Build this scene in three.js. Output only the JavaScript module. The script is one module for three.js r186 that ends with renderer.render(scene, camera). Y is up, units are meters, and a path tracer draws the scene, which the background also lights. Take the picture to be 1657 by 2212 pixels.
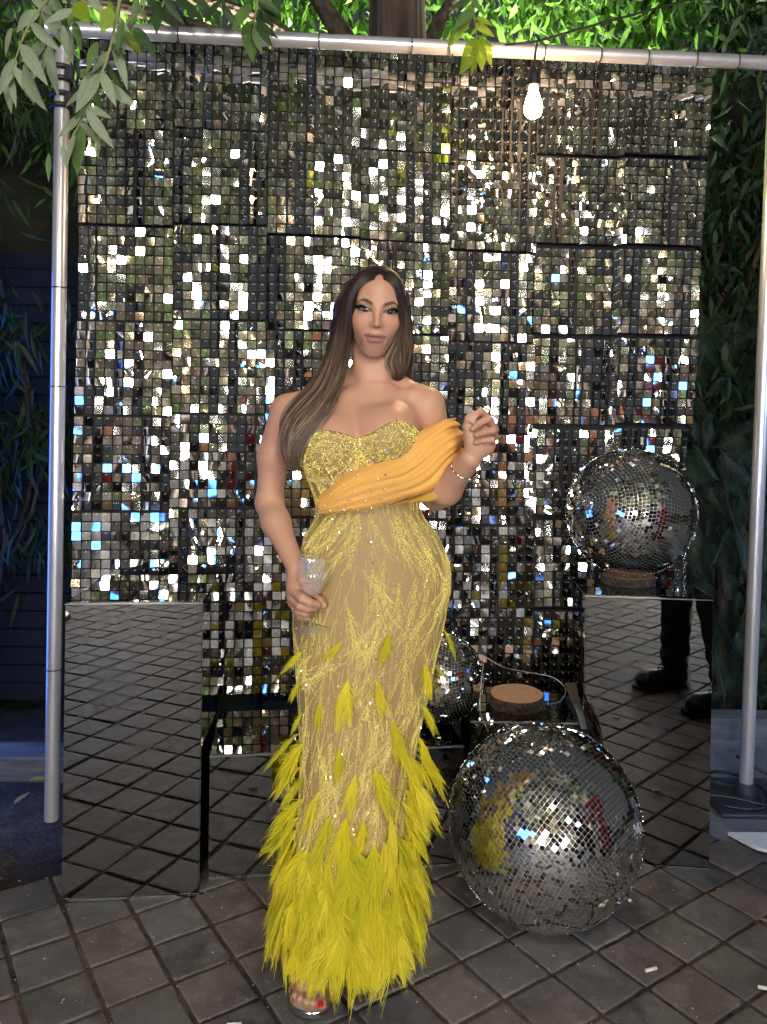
import * as THREE from 'three';
import { mergeGeometries, mergeVertices } from 'three/addons/utils/BufferGeometryUtils.js';
import { RoundedBoxGeometry } from 'three/addons/geometries/RoundedBoxGeometry.js';
import { RectAreaLightUniformsLib } from 'three/addons/lights/RectAreaLightUniformsLib.js';

// ------------------------------------------------------------------ camera, sky, light, exposure
const scene = new THREE.Scene();
const VW = 1657, VH = 2212, FOC = 1671, CX = 828.5, HY = 941, CAM_H = 1.32, ROLL = 0.014;
const camera = new THREE.PerspectiveCamera(2 * Math.atan(VH / 2 / FOC) * 180 / Math.PI, VW / VH, 0.05, 200);
camera.position.set(0, CAM_H, 0);
camera.rotation.z = ROLL;
camera.setViewOffset(VW, VH, 0, VH / 2 - HY, VW, VH);        // level camera, lens shifted down
scene.add(camera);

const renderer = new THREE.WebGLRenderer({ antialias: true });
renderer.setSize(767, 1024);
renderer.toneMapping = THREE.LinearToneMapping;
renderer.toneMappingExposure = 1.2;
renderer.shadowMap.enabled = true;
RectAreaLightUniformsLib.init();

// night sky: almost black, a little paler towards the horizon
{
  const w = 64, h = 32, data = new Float32Array(w * h * 4);
  for (let y = 0; y < h; y++) for (let x = 0; x < w; x++) {
    const k = 1 - Math.abs(y / (h - 1) - 0.5) * 2, i = (y * w + x) * 4;
    data[i] = 0.03 + 0.012 * k; data[i + 1] = 0.033 + 0.012 * k; data[i + 2] = 0.037 + 0.012 * k; data[i + 3] = 1;
  }
  const sky = new THREE.DataTexture(data, w, h, THREE.RGBAFormat, THREE.FloatType);
  sky.mapping = THREE.EquirectangularReflectionMapping; sky.magFilter = THREE.LinearFilter; sky.needsUpdate = true;
  scene.background = sky; scene.environment = sky;
}
const moon = new THREE.DirectionalLight(0xbfd0ff, 0.02);
moon.position.set(-6, 12, 5); moon.castShadow = true; moon.shadow.radius = 4;
Object.assign(moon.shadow.camera, { left: -8, right: 8, top: 8, bottom: -8, near: 0.5, far: 40 });
scene.add(moon, moon.target);

// ------------------------------------------------------------------ helpers
let seed = 12345;
const rnd = () => { seed |= 0; seed = seed + 0x6D2B79F5 | 0; let t = Math.imul(seed ^ seed >>> 15, 1 | seed); t = t + Math.imul(t ^ t >>> 7, 61 | t) ^ t; return ((t ^ t >>> 14) >>> 0) / 4294967296; };
const rr = (a, b) => a + (b - a) * rnd();
const gauss = (s = 1) => s * Math.sqrt(-2 * Math.log(1 - rnd() * 0.9999)) * Math.cos(6.28318 * rnd());
const pick = (a) => a[Math.floor(rnd() * a.length)];
const clamp = (x, a = 0, b = 1) => Math.min(b, Math.max(a, x));
const lerp = (a, b, t) => a + (b - a) * t;
const sstep = (a, b, x) => { const t = clamp((x - a) / (b - a)); return t * t * (3 - 2 * t); };
const V = (x, y, z) => new THREE.Vector3(x, y, z);
const lin = (r, g, b) => new THREE.Color().setRGB(r, g, b);
// smooth curve through a table of [x, value]
function table(rows, k = 1) {
  return (x) => {
    let i = 0; while (i < rows.length - 2 && x > rows[i + 1][0]) i++;
    const n = rows.length, a = rows[i], b = rows[i + 1], p = rows[Math.max(0, i - 1)], q = rows[Math.min(n - 1, i + 2)];
    const t = clamp((x - a[0]) / (b[0] - a[0])), w = b[0] - a[0];
    const ma = i === 0 ? (b[k] - a[k]) / w : (b[k] - p[k]) / (b[0] - p[0]), mb = i >= n - 2 ? (b[k] - a[k]) / w : (q[k] - a[k]) / (q[0] - a[0]);
    const t2 = t * t, t3 = t2 * t;
    return (2 * t3 - 3 * t2 + 1) * a[k] + (t3 - 2 * t2 + t) * ma * w + (3 * t2 - 2 * t3) * b[k] + (t3 - t2) * mb * w;
  };
}
// where a point of the picture (measured on a 1657 x 2212 copy of it) lies, d metres in front of the lens
const cr = Math.cos(ROLL), sr = Math.sin(ROLL);
function at(px, py, d) { const dx = px - CX, dy = py - HY, x = cr * dx + sr * dy, y = -sr * dx + cr * dy; return V(x / FOC * d, CAM_H - y / FOC * d, -d); }
function toPx(p) { const d = -p.z, x = p.x / d * FOC, y = (CAM_H - p.y) / d * FOC; return [CX + cr * x - sr * y, HY + sr * x + cr * y]; }

const counts = {};
function numbered(name) { const k = counts[name] = (counts[name] ?? -1) + 1; return k ? name + '_' + String(k).padStart(3, '0') : name; }
function tag(o, label, category, group, kind) {
  if (label) o.userData.label = label;
  if (category) o.userData.category = category;
  if (group) o.userData.group = group;
  if (kind) o.userData.kind = kind;
  return o;
}
function shade(o) { o.castShadow = true; o.receiveShadow = true; return o; }
function thing(name, label, category, pos = [0, 0, 0], turn = 0, group) {
  const o = new THREE.Group(); o.name = numbered(name); o.position.set(...pos); o.rotation.y = turn; scene.add(o);
  return tag(o, label, category, group);
}
function part(name, geo, mat, parent, pos) {
  const m = shade(new THREE.Mesh(geo, mat)); m.name = parent === scene ? numbered(name) : partName(name, parent);
  if (pos) m.position.set(...pos);
  parent.add(m); return m;
}
function partName(name, parent) { const c = parent.userData_names ??= {}; const k = c[name] = (c[name] ?? -1) + 1; return k ? name + '_' + String(k).padStart(3, '0') : name; }
// geometry given in world metres, put under a thing that stands somewhere
function worldPart(name, geo, mat, parent) {
  parent.updateWorldMatrix(true, false);
  geo.applyMatrix4(parent.matrixWorld.clone().invert());
  return part(name, geo, mat, parent);
}
const merge = (a) => mergeGeometries(a.map((g) => { const q = g.index ? g.toNonIndexed() : g; for (const k of Object.keys(q.attributes)) if (!['position', 'normal', 'uv', 'color'].includes(k)) q.deleteAttribute(k); return q; }));
const noUV = (g) => { g.deleteAttribute('uv'); return g; };
function tube(pts, r, seg = 24, rad = 8, closed = false) { return new THREE.TubeGeometry(new THREE.CatmullRomCurve3(pts, closed, 'centripetal'), seg, r, rad, closed); }
function taperTube(pts, rs, seg = 24, rad = 8) {
  const c = new THREE.CatmullRomCurve3(pts), g = new THREE.TubeGeometry(c, seg, 1, rad), p = g.attributes.position;
  for (let i = 0; i <= seg; i++) {
    const t = i / seg, o = c.getPointAt(t), f = t * (rs.length - 1), k = Math.min(rs.length - 2, Math.floor(f)), r = lerp(rs[k], rs[k + 1], f - k);
    for (let j = 0; j <= rad; j++) { const q = i * (rad + 1) + j; p.setXYZ(q, o.x + (p.getX(q) - o.x) * r, o.y + (p.getY(q) - o.y) * r, o.z + (p.getZ(q) - o.z) * r); }
  }
  g.computeVertexNormals(); return g;
}
const box = (w, h, d, x = 0, y = 0, z = 0) => new THREE.BoxGeometry(w, h, d).translate(x, y, z);
const rbox = (w, h, d, r, x = 0, y = 0, z = 0, s = 2) => new RoundedBoxGeometry(w, h, d, s, r).translate(x, y, z);
const cyl = (r0, r1, h, n = 24, x = 0, y = 0, z = 0) => new THREE.CylinderGeometry(r1, r0, h, n).translate(x, y + h / 2, z);
// triangles collected one by one
class Soup {
  constructor(color = false) { this.p = []; this.i = []; this.uv = []; this.c = color ? [] : null; }
  v(x, y, z, u = 0, w = 0, c) { this.p.push(x, y, z); this.uv.push(u, w); if (this.c) this.c.push(c.r, c.g, c.b); return this.p.length / 3 - 1; }
  tri(a, b, c) { this.i.push(a, b, c); }
  quad(a, b, c, d) { this.i.push(a, b, c, a, c, d); }
  geo(normals) {
    const g = new THREE.BufferGeometry();
    g.setAttribute('position', new THREE.Float32BufferAttribute(this.p, 3)); g.setAttribute('uv', new THREE.Float32BufferAttribute(this.uv, 2));
    if (this.c) g.setAttribute('color', new THREE.Float32BufferAttribute(this.c, 3));
    g.setIndex(this.i); if (normals) g.setAttribute('normal', new THREE.Float32BufferAttribute(normals, 3)); else g.computeVertexNormals();
    return g;
  }
}

// noise that tiles: lattice of n x n cells on [0,1)
function lattice(n, s) {
  const a = new Float32Array(n * n); let q = s * 7919 + 17;
  for (let i = 0; i < a.length; i++) { q = Math.imul(q ^ q >>> 15, 0x2c1b3c6d) + 0x9e3779b9 | 0; let t = Math.imul(q ^ q >>> 12, 0x297a2d39); a[i] = ((t ^ t >>> 15) >>> 0) / 4294967296; }
  return (u, v) => {
    const x = (u - Math.floor(u)) * n, y = (v - Math.floor(v)) * n, i = Math.floor(x) % n, j = Math.floor(y) % n, fx = x - Math.floor(x), fy = y - Math.floor(y);
    const sx = fx * fx * (3 - 2 * fx), sy = fy * fy * (3 - 2 * fy), i1 = (i + 1) % n, j1 = (j + 1) % n;
    return lerp(lerp(a[j * n + i], a[j * n + i1], sx), lerp(a[j1 * n + i], a[j1 * n + i1], sx), sy);
  };
}
function fractal(n0, oct, s) { const l = []; for (let k = 0; k < oct; k++) l.push(lattice(n0 << k, s + k)); return (u, v) => { let t = 0, w = 0, a = 1; for (const f of l) { t += a * f(u, v); w += a; a *= 0.55; } return t / w; }; }
function texture(size, fn, srgb, repeat) {
  const w = Array.isArray(size) ? size[0] : size, h = Array.isArray(size) ? size[1] : size, d = new Uint8Array(w * h * 4);
  for (let y = 0; y < h; y++) for (let x = 0; x < w; x++) {
    const c = fn((x + 0.5) / w, (y + 0.5) / h), i = (y * w + x) * 4;
    for (let k = 0; k < 3; k++) { let q = clamp(typeof c === 'number' ? c : c[k]); if (srgb) q = q <= 0.0031308 ? 12.92 * q : 1.055 * Math.pow(q, 1 / 2.4) - 0.055; d[i + k] = Math.round(q * 255); }
    d[i + 3] = 255;
  }
  const t = new THREE.DataTexture(d, w, h, THREE.RGBAFormat); t.magFilter = THREE.LinearFilter; t.minFilter = THREE.LinearMipmapLinearFilter;
  t.wrapS = t.wrapT = THREE.RepeatWrapping; t.colorSpace = srgb ? THREE.SRGBColorSpace : THREE.NoColorSpace; t.needsUpdate = true;
  if (repeat) t.repeat.set(repeat, repeat); return t;
}
const std = (o) => new THREE.MeshStandardMaterial({ side: THREE.DoubleSide, ...o });
const phys = (o) => new THREE.MeshPhysicalMaterial({ side: THREE.DoubleSide, ...o });
const paint = (c, rough = 0.6, metal = 0) => std({ color: lin(...c), roughness: rough, metalness: metal });

// signed distance shapes and a mesher (naive surface nets)
const smin = (a, b, k) => { const h = Math.max(k - Math.abs(a - b), 0) / k; return Math.min(a, b) - h * h * k * 0.25; };
const smax = (a, b, k) => -smin(-a, -b, k);
function cap(a, b, ra, rb) {
  const bx = b.x - a.x, by = b.y - a.y, bz = b.z - a.z, il = 1 / Math.max(1e-9, bx * bx + by * by + bz * bz);
  return (x, y, z) => { const px = x - a.x, py = y - a.y, pz = z - a.z, t = clamp((px * bx + py * by + pz * bz) * il); return Math.hypot(px - bx * t, py - by * t, pz - bz * t) - ra - (rb - ra) * t; };
}
function ell(c, rx, ry, rz) {
  return (x, y, z) => { const px = x - c.x, py = y - c.y, pz = z - c.z, k0 = Math.hypot(px / rx, py / ry, pz / rz), k1 = Math.hypot(px / rx / rx, py / ry / ry, pz / rz / rz); return k1 < 1e-9 ? -Math.min(rx, ry, rz) : k0 * (k0 - 1) / k1; };
}
const chain = (pts, rs, k = 0.004) => { const c = []; for (let i = 0; i + 1 < pts.length; i++) c.push(cap(pts[i], pts[i + 1], rs[i], rs[i + 1])); return (x, y, z) => { let d = c[0](x, y, z); for (let i = 1; i < c.length; i++) d = smin(d, c[i](x, y, z), k); return d; }; };
function blend(parts) { return (x, y, z) => { let d = 1e3; for (const [f, k] of parts) { const e = f(x, y, z); d = d > 100 ? e : smin(d, e, k); } return d; }; }
function nets(f, lo, hi, h, uvf) {
  const nx = Math.ceil((hi.x - lo.x) / h) + 2, ny = Math.ceil((hi.y - lo.y) / h) + 2, nz = Math.ceil((hi.z - lo.z) / h) + 2, B = 4, val = new Float32Array(nx * ny * nz);
  const id = (i, j, k) => (k * ny + j) * nx + i;
  for (let k0 = 0; k0 < nz; k0 += B) for (let j0 = 0; j0 < ny; j0 += B) for (let i0 = 0; i0 < nx; i0 += B) {
    const fc = f(lo.x + (i0 + 1.5) * h, lo.y + (j0 + 1.5) * h, lo.z + (k0 + 1.5) * h), far = Math.abs(fc) > h * 6.5;
    for (let k = k0; k < Math.min(nz, k0 + B); k++) for (let j = j0; j < Math.min(ny, j0 + B); j++) for (let i = i0; i < Math.min(nx, i0 + B); i++) val[id(i, j, k)] = far ? fc : f(lo.x + i * h, lo.y + j * h, lo.z + k * h);
  }
  const cell = new Int32Array(nx * ny * nz).fill(-1), pos = [], ind = [];
  for (let k = 0; k < nz - 1; k++) for (let j = 0; j < ny - 1; j++) for (let i = 0; i < nx - 1; i++) {
    let m = 0; const v = [];
    for (let q = 0; q < 8; q++) { const d = val[id(i + (q & 1), j + (q >> 1 & 1), k + (q >> 2))]; v.push(d); if (d < 0) m |= 1 << q; }
    if (m === 0 || m === 255) continue;
    let sx = 0, sy = 0, sz = 0, n = 0;
    for (let q = 0; q < 8; q++) for (const b of [1, 2, 4]) if (!(q & b)) {
      const r = q | b; if ((v[q] < 0) === (v[r] < 0)) continue;
      const t = v[q] / (v[q] - v[r]); sx += (q & 1) + (b === 1 ? t : 0); sy += (q >> 1 & 1) + (b === 2 ? t : 0); sz += (q >> 2) + (b === 4 ? t : 0); n++;
    }
    cell[id(i, j, k)] = pos.length / 3; pos.push(lo.x + (i + sx / n) * h, lo.y + (j + sy / n) * h, lo.z + (k + sz / n) * h);
  }
  for (let k = 1; k < nz - 1; k++) for (let j = 1; j < ny - 1; j++) for (let i = 1; i < nx - 1; i++) {
    const a = val[id(i, j, k)] < 0;
    const face = (b, c0, c1, c2, c3) => { if (a === b) return; if (Math.min(c0, c1, c2, c3) < 0) return; if (a) ind.push(c0, c1, c2, c0, c2, c3); else ind.push(c0, c2, c1, c0, c3, c2); };
    face(val[id(i + 1, j, k)] < 0, cell[id(i, j - 1, k - 1)], cell[id(i, j, k - 1)], cell[id(i, j, k)], cell[id(i, j - 1, k)]);
    face(val[id(i, j + 1, k)] < 0, cell[id(i - 1, j, k - 1)], cell[id(i - 1, j, k)], cell[id(i, j, k)], cell[id(i, j, k - 1)]);
    face(val[id(i, j, k + 1)] < 0, cell[id(i - 1, j - 1, k)], cell[id(i, j - 1, k)], cell[id(i, j, k)], cell[id(i - 1, j, k)]);
  }
  const nor = [], uv = [], e = h * 0.4;
  for (let q = 0; q < pos.length; q += 3) {
    for (let pass = 0; pass < 2; pass++) {
      const x = pos[q], y = pos[q + 1], z = pos[q + 2];
      let gx = f(x + e, y, z) - f(x - e, y, z), gy = f(x, y + e, z) - f(x, y - e, z), gz = f(x, y, z + e) - f(x, y, z - e); const l = Math.hypot(gx, gy, gz) || 1;
      gx /= l; gy /= l; gz /= l;
      if (!pass) { const d = clamp(f(x, y, z) / Math.max(0.5, l / (2 * e)), -h * 0.6, h * 0.6); pos[q] -= gx * d; pos[q + 1] -= gy * d; pos[q + 2] -= gz * d; } else nor.push(gx, gy, gz);
    }
    if (uvf) { const t = uvf(pos[q], pos[q + 1], pos[q + 2]); uv.push(t[0], t[1]); } else uv.push(pos[q], pos[q + 1]);
  }
  const g = new THREE.BufferGeometry();
  g.setAttribute('position', new THREE.Float32BufferAttribute(pos, 3)); g.setAttribute('normal', new THREE.Float32BufferAttribute(nor, 3)); g.setAttribute('uv', new THREE.Float32BufferAttribute(uv, 2)); g.setIndex(ind);
  return g;
}
// ------------------------------------------------------------------ surfaces
const nA = fractal(4, 5, 3), nB = fractal(6, 5, 21), nC = fractal(16, 4, 40), nD = fractal(3, 4, 60), nE = lattice(256, 77), nF = fractal(32, 3, 90);
// concrete of the pavers: mottled, speckled, with scratches and pale scuffs
const scr = []; for (let k = 0; k < 46; k++) scr.push([rnd(), rnd(), rr(0, 3.14), rr(0.02, 0.09), rr(-0.6, 0.6), rr(0.3, 1)]);
const scratch = (u, v) => { let s = 0; for (const [a, b, t, l, c, w] of scr) { const dx = u - a, dy = v - b, p = dx * Math.cos(t) + dy * Math.sin(t), q = -dx * Math.sin(t) + dy * Math.cos(t) - c * p * p * 6; if (Math.abs(p) < l && Math.abs(q) < 0.0014) s = Math.max(s, w * (0.4 + nC(u, v))); } return s; };
const paverMap = texture(1024, (u, v) => {
  const m = 0.62 + 0.5 * (nA(u, v) - 0.5) + 0.35 * (nC(u, v) - 0.5) + 0.16 * (nE(u * 2, v * 2) - 0.5), sc = scratch(u, v), pale = sstep(0.6, 0.72, nB(u, v)) * 0.22, dark = sstep(0.62, 0.7, nD(u, v)) * nC(v, u) * 0.3, sp = nF(u, v) > 0.7 ? 0.16 : 0;
  const k = clamp(m + sc * 0.22 + pale - dark + sp, 0.15, 1), warm = nB(v, u) - 0.5;
  return [k * (1 + 0.16 * warm), k, k * (1 - 0.14 * warm)];
}, true);
const paverBump = texture(512, (u, v) => 0.5 + 0.5 * (nC(u, v) - 0.5) + 0.4 * (nF(u, v) - 0.5) - 0.2 * sstep(0.6, 0.75, nE(u, v)), false);
const paverMats = [[0.165, 0.146, 0.135], [0.155, 0.149, 0.141], [0.172, 0.147, 0.135], [0.15, 0.147, 0.139], [0.164, 0.152, 0.142], [0.146, 0.141, 0.135]].map((c) => std({ color: lin(...c), map: paverMap, roughness: 0.72, bumpMap: paverBump, bumpScale: 0.0025 }));
const soilMap = texture(512, (u, v) => { const k = 0.5 + 0.7 * (nA(u, v) - 0.5) + 0.8 * (nF(u, v) - 0.5) + 0.4 * (nE(u, v) - 0.5); return [k, k * 0.9, k * 0.78]; }, true);
const soilMat = std({ color: lin(0.07, 0.062, 0.055), map: soilMap, bumpMap: soilMap, bumpScale: 0.012, roughness: 0.95 });
const bedMat = std({ color: lin(0.11, 0.092, 0.077), map: soilMap, bumpMap: soilMap, bumpScale: 0.006, roughness: 0.95 });
const slabMat = std({ color: lin(0.2, 0.2, 0.2), map: paverMap, bumpMap: paverBump, bumpScale: 0.003, roughness: 0.8 });
const woodDark = texture(256, (u, v) => { const g = nC(u * 0.2, v * 3), k = 0.5 + 0.6 * (g - 0.5) + 0.3 * (nA(u, v) - 0.5); return [k, k * 0.92, k * 0.82]; }, true);
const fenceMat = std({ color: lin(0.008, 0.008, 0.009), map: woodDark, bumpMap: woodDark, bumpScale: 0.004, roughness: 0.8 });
const plasterMat = std({ color: lin(0.02, 0.022, 0.02), map: soilMap, roughness: 0.95 });

// ground: one sheet to the horizon
{
  const g = new THREE.PlaneGeometry(120, 120).rotateX(-Math.PI / 2), uv = g.attributes.uv; for (let i = 0; i < uv.count; i++) uv.setXY(i, uv.getX(i) * 60, uv.getY(i) * 60);
  const m = part('ground', g, soilMat, scene, [0, -0.035, 0]); tag(m, 'dark bare soil around the paved yard', 'ground', null, 'structure');
}
// pavers on a diagonal grid
const PS = 0.1582, PA = 0.591, OU = -7.99, OV = 8.473, pc = Math.cos(PA), ps = Math.sin(PA);
function gridPoint(i, j) { const u = i - OU, v = j - OV; return [(u * pc + v * ps) * PS, -(u * ps - v * pc) * PS]; }
{
  const pave = tag(new THREE.Group(), 'yard paved with square concrete pavers laid diagonally', 'pavement', null, 'structure'); pave.name = numbered('pavement'); scene.add(pave);
  const corners = [[-46, -6.93], [6.95, -6.93], [6.95, 34], [-46, 34]].map(([i, j]) => gridPoint(i, j));
  const s = new THREE.Shape(corners.map(([x, z]) => new THREE.Vector2(x, -z)));
  part('joint_sand', new THREE.ShapeGeometry(s).rotateX(-Math.PI / 2), bedMat, pave, [0, -0.005, 0]);
  const variants = [];
  for (let k = 0; k < 10; k++) {
    const S = new Soup(), a = 0.0748, o = [rnd(), rnd(), rr(0, 6.28)], n = 7;   // rounded worn edges, slightly irregular outline
    const ring = (inset, y, wob) => { const r = []; for (let q = 0; q < 4 * n; q++) { const side = q / n | 0, t = (q % n) / n * 2 - 1, e = a - inset + gauss(wob); let x = [t * a, e, -t * a, -e][side], z = [-e, t * a, e, -t * a][side]; x = clamp(x, -a + inset + 0.001, a - inset - 0.001) + gauss(wob * 0.5); z = clamp(z, -a + inset + 0.001, a - inset - 0.001) + gauss(wob * 0.5); const u = x * Math.cos(o[2]) - z * Math.sin(o[2]), w = x * Math.sin(o[2]) + z * Math.cos(o[2]); r.push(S.v(x, y, z, o[0] + u / 0.7, o[1] + w / 0.7)); } return r; };
    const rings = [ring(0, -0.03, 0.0004), ring(0.0003, -0.004, 0.0011), ring(0.002, -0.0008, 0.0013), ring(0.006, -0.0001, 0.001), ring(0.03, rr(-0.0006, 0.0006), 0.0002)];
    for (let q = 0; q + 1 < rings.length; q++) for (let w = 0; w < 4 * n; w++) { const w1 = (w + 1) % (4 * n); S.quad(rings[q][w], rings[q + 1][w], rings[q + 1][w1], rings[q][w1]); }
    const c = S.v(0, 0, 0, o[0], o[1]); for (let w = 0; w < 4 * n; w++) S.tri(rings[4][w], c, rings[4][(w + 1) % (4 * n)]);
    variants.push(mergeVertices(S.geo()));
  }
  const cells = [];
  for (let i = -46; i < 7; i++) for (let j = -7; j < 34; j++) { const [x, z] = gridPoint(i + 0.5, j + 0.5); if (Math.abs(x) < 3.6 && z > -4.2 && z < 3.4) { const [px, py] = z < -1.6 ? toPx(V(x, 0, z)) : [-1, -1]; cells.push({ i, j, x, z, seen: px > -110 && px < VW + 110 && py < VH + 120 && z > -2.75, key: rnd() }); } }
  const far = cells.filter((c) => !c.seen), near = cells.filter((c) => c.seen);
  const pose = (c, o) => { o.position.set(c.x, gauss(0.0012), c.z); o.rotation.set(gauss(0.006), PA + Math.floor(rnd() * 4) * Math.PI / 2 + gauss(0.008), gauss(0.006)); };
  for (const c of near) pose(c, part('paver', pick(variants), pick(paverMats), pave));
  for (let k = 0; k < 6; k++) {
    const mine = far.filter((c) => Math.floor(c.key * 6) === k), im = new THREE.InstancedMesh(variants[k], paverMats[k], mine.length), o = new THREE.Object3D();
    mine.forEach((c, q) => { pose(c, o); o.updateMatrix(); im.setMatrixAt(q, o.matrix); });
    im.name = partName('paver_field', pave); im.userData.kind = 'stuff'; shade(im); pave.add(im);
  }
  // smooth concrete right of the pavers
  const ap = [[7, -30], [30, -30], [30, 30], [7, 30]].map(([i, j]) => gridPoint(i, j)), sh = new THREE.Shape(ap.map(([x, z]) => new THREE.Vector2(x, -z)));
  const slab = part('concrete_path', new THREE.ExtrudeGeometry(sh, { depth: 0.03, bevelEnabled: false }).rotateX(-Math.PI / 2), slabMat, scene, [0, -0.034, 0]);
  tag(slab, 'smooth grey concrete strip beside the pavers at right', 'path', null, 'structure');
}
const kerbR = part('kerb', merge([rbox(1.1, 0.15, 0.12, 0.012, 1.65, 0.075 - 0.03, -3.4), rbox(1.1, 0.15, 0.12, 0.012, 2.756, 0.075 - 0.032, -3.402)]), slabMat, scene); tag(kerbR, 'low concrete kerb along the foot of the right hedge', 'kerb', null, 'structure');
const kerbL = part('kerb', merge([rbox(1.3, 0.1, 0.16, 0.012, -1.5, 0.01, -3.06), rbox(1.3, 0.1, 0.16, 0.012, -2.81, 0.008, -3.062)]), slabMat, scene); tag(kerbL, 'low concrete kerb in the dark left of the backdrop', 'kerb', null, 'structure');

// wall that closes the garden, board fence at left
{
  const w = thing('garden_wall', 'dark plastered wall behind the trees and the backdrop', 'wall', [0, 0, -4.7]);
  part('wall_face', box(13, 3.4, 0.2, 0, 1.7, 0), plasterMat, w); part('coping', rbox(13.05, 0.07, 0.28, 0.015, 0, 3.437, 0), plasterMat, w);
  const f = thing('board_fence', 'dark fence of horizontal boards in shadow at left', 'fence', [-2.3, 0, -3.62]);
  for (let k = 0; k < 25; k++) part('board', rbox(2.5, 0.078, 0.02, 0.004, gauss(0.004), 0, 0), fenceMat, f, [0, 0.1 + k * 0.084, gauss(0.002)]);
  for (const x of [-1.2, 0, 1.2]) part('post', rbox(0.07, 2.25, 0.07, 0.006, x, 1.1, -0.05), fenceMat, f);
}

// ------------------------------------------------------------------ leaves
const leafTex = texture([64, 256], (u, v) => { const m = Math.abs(u - 0.5), vein = Math.abs(((v * 9 + m * 5) % 1) - 0.5) < 0.06 ? 0.1 : 0, k = 0.8 + 0.35 * (nC(u * 0.3, v) - 0.5) + (m < 0.035 ? 0.28 : 0) + vein; return [k, k, k * 0.95]; }, true);
const leafMat = (c, tr = 0.35, rough = 0.5) => phys({ color: lin(...c), map: leafTex, roughness: rough, transmission: tr, thickness: 0, ior: 1.4, specularIntensity: 0.5 });
function leafGeo(len, wid, n = 6, bend = 0.15, curl = 0.1, fold = 0.25) {          // hangs along -y, face to +z
  const S = new Soup(), rows = [];
  for (let k = 0; k <= n; k++) {
    const t = k / n, w = wid * 0.5 * Math.pow(Math.sin(Math.PI * Math.pow(t, 0.72)), 0.9) * (k === n ? 0 : 1) + (k === 0 ? wid * 0.04 : 0), y = -len * t, x0 = len * curl * t * t, z0 = -len * bend * t * t;
    rows.push([S.v(x0 - w, y, z0 + w * fold, 0, t), S.v(x0, y, z0, 0.5, t), S.v(x0 + w, y, z0 + w * fold, 1, t)]);
  }
  for (let k = 0; k < n; k++) { S.quad(rows[k][0], rows[k + 1][0], rows[k + 1][1], rows[k][1]); S.quad(rows[k][1], rows[k + 1][1], rows[k + 1][2], rows[k][2]); }
  return S.geo();
}
const lowLeaf = [leafGeo(1, 0.24, 3, 0.1, 0.1), leafGeo(1, 0.27, 3, 0.25, -0.12), leafGeo(1, 0.22, 3, -0.1, 0.16)];
const white = lin(1, 1, 1);
function foliage(name, n, place, mat, parent, geos = lowLeaf, down = 1) {
  for (const [q, g] of geos.entries()) {
    const k = Math.ceil(n / geos.length), im = new THREE.InstancedMesh(g, mat, k), o = new THREE.Object3D(), c = new THREE.Color();
    for (let i = 0; i < k; i++) {
      const [x, y, z, s] = place(); o.position.set(x, y, z);
      o.rotation.set(gauss(0.55) * down, rr(-3.14, 3.14), gauss(0.6) * down, 'YXZ'); o.scale.set(s * rr(0.8, 1.2), s, s); o.updateMatrix(); im.setMatrixAt(i, o.matrix);
      const b = rr(0.55, 1.25); c.setRGB(b * rr(0.8, 1.25), b, b * rr(0.6, 1.1)); im.setColorAt(i, c);
    }
    im.name = partName(name, parent); im.userData.kind = 'stuff'; shade(im); parent.add(im);
  }
}
const barkTex = texture(256, (u, v) => { const k = 0.5 + 1.1 * (nC(u * 2, v * 0.35) - 0.5) + 0.4 * (nF(u, v * 0.4) - 0.5); return [k, k * 0.88, k * 0.75]; }, true);
const barkTube = texture([512, 256], (u, v) => { const w = v + 0.05 * nA(u, v), r = Math.abs(nC(u * 0.35, w * 1.0) - 0.5) * 2, k = 0.25 + 0.9 * Math.pow(r, 0.7) + 0.35 * (nF(u * 0.6, v) - 0.5); return [k, k * 0.87, k * 0.74]; }, true);
const trunkMat = std({ color: lin(0.085, 0.062, 0.048), map: barkTube, bumpMap: barkTube, bumpScale: 0.03, roughness: 0.95 });
const barkMat = std({ color: lin(0.11, 0.082, 0.064), map: barkTex, bumpMap: barkTex, bumpScale: 0.02, roughness: 0.9 });
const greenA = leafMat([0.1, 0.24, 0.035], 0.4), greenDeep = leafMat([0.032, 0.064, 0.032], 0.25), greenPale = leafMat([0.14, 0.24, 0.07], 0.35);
function clumps(list) { return () => { const [x, y, z, r] = pick(list); return [x + gauss(r * 0.5), y + gauss(r * 0.45), z + gauss(r * 0.5), rr(0.07, 0.13)]; }; }
function tree(name, label, pos, h, r, group, n, mat, crownList) {
  const t = thing(name, label, 'tree', pos, 0, group);
  const lean = rr(-0.05, 0.05);
  part('trunk', taperTube([V(0, -0.1, 0), V(lean, h * 0.3, 0.02), V(lean * 2, h * 0.62, -0.03), V(lean * 3, h, 0)], [r * 1.25, r, r * 0.8, r * 0.45], 30, 18), trunkMat, t);
  const limbs = crownList.slice(0, 7).map(([x, y, z]) => taperTube([V(lean * 2, h * 0.6, 0), V(lerp(lean * 2, x, 0.5), lerp(h * 0.66, y, 0.55), z * 0.5), V(x, y, z)], [r * 0.4, r * 0.2, r * 0.06], 12, 8));
  for (const g of limbs) part('limb', g, barkMat, t);
  foliage('crown', n, clumps(crownList), mat, t);
  return t;
}
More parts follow.
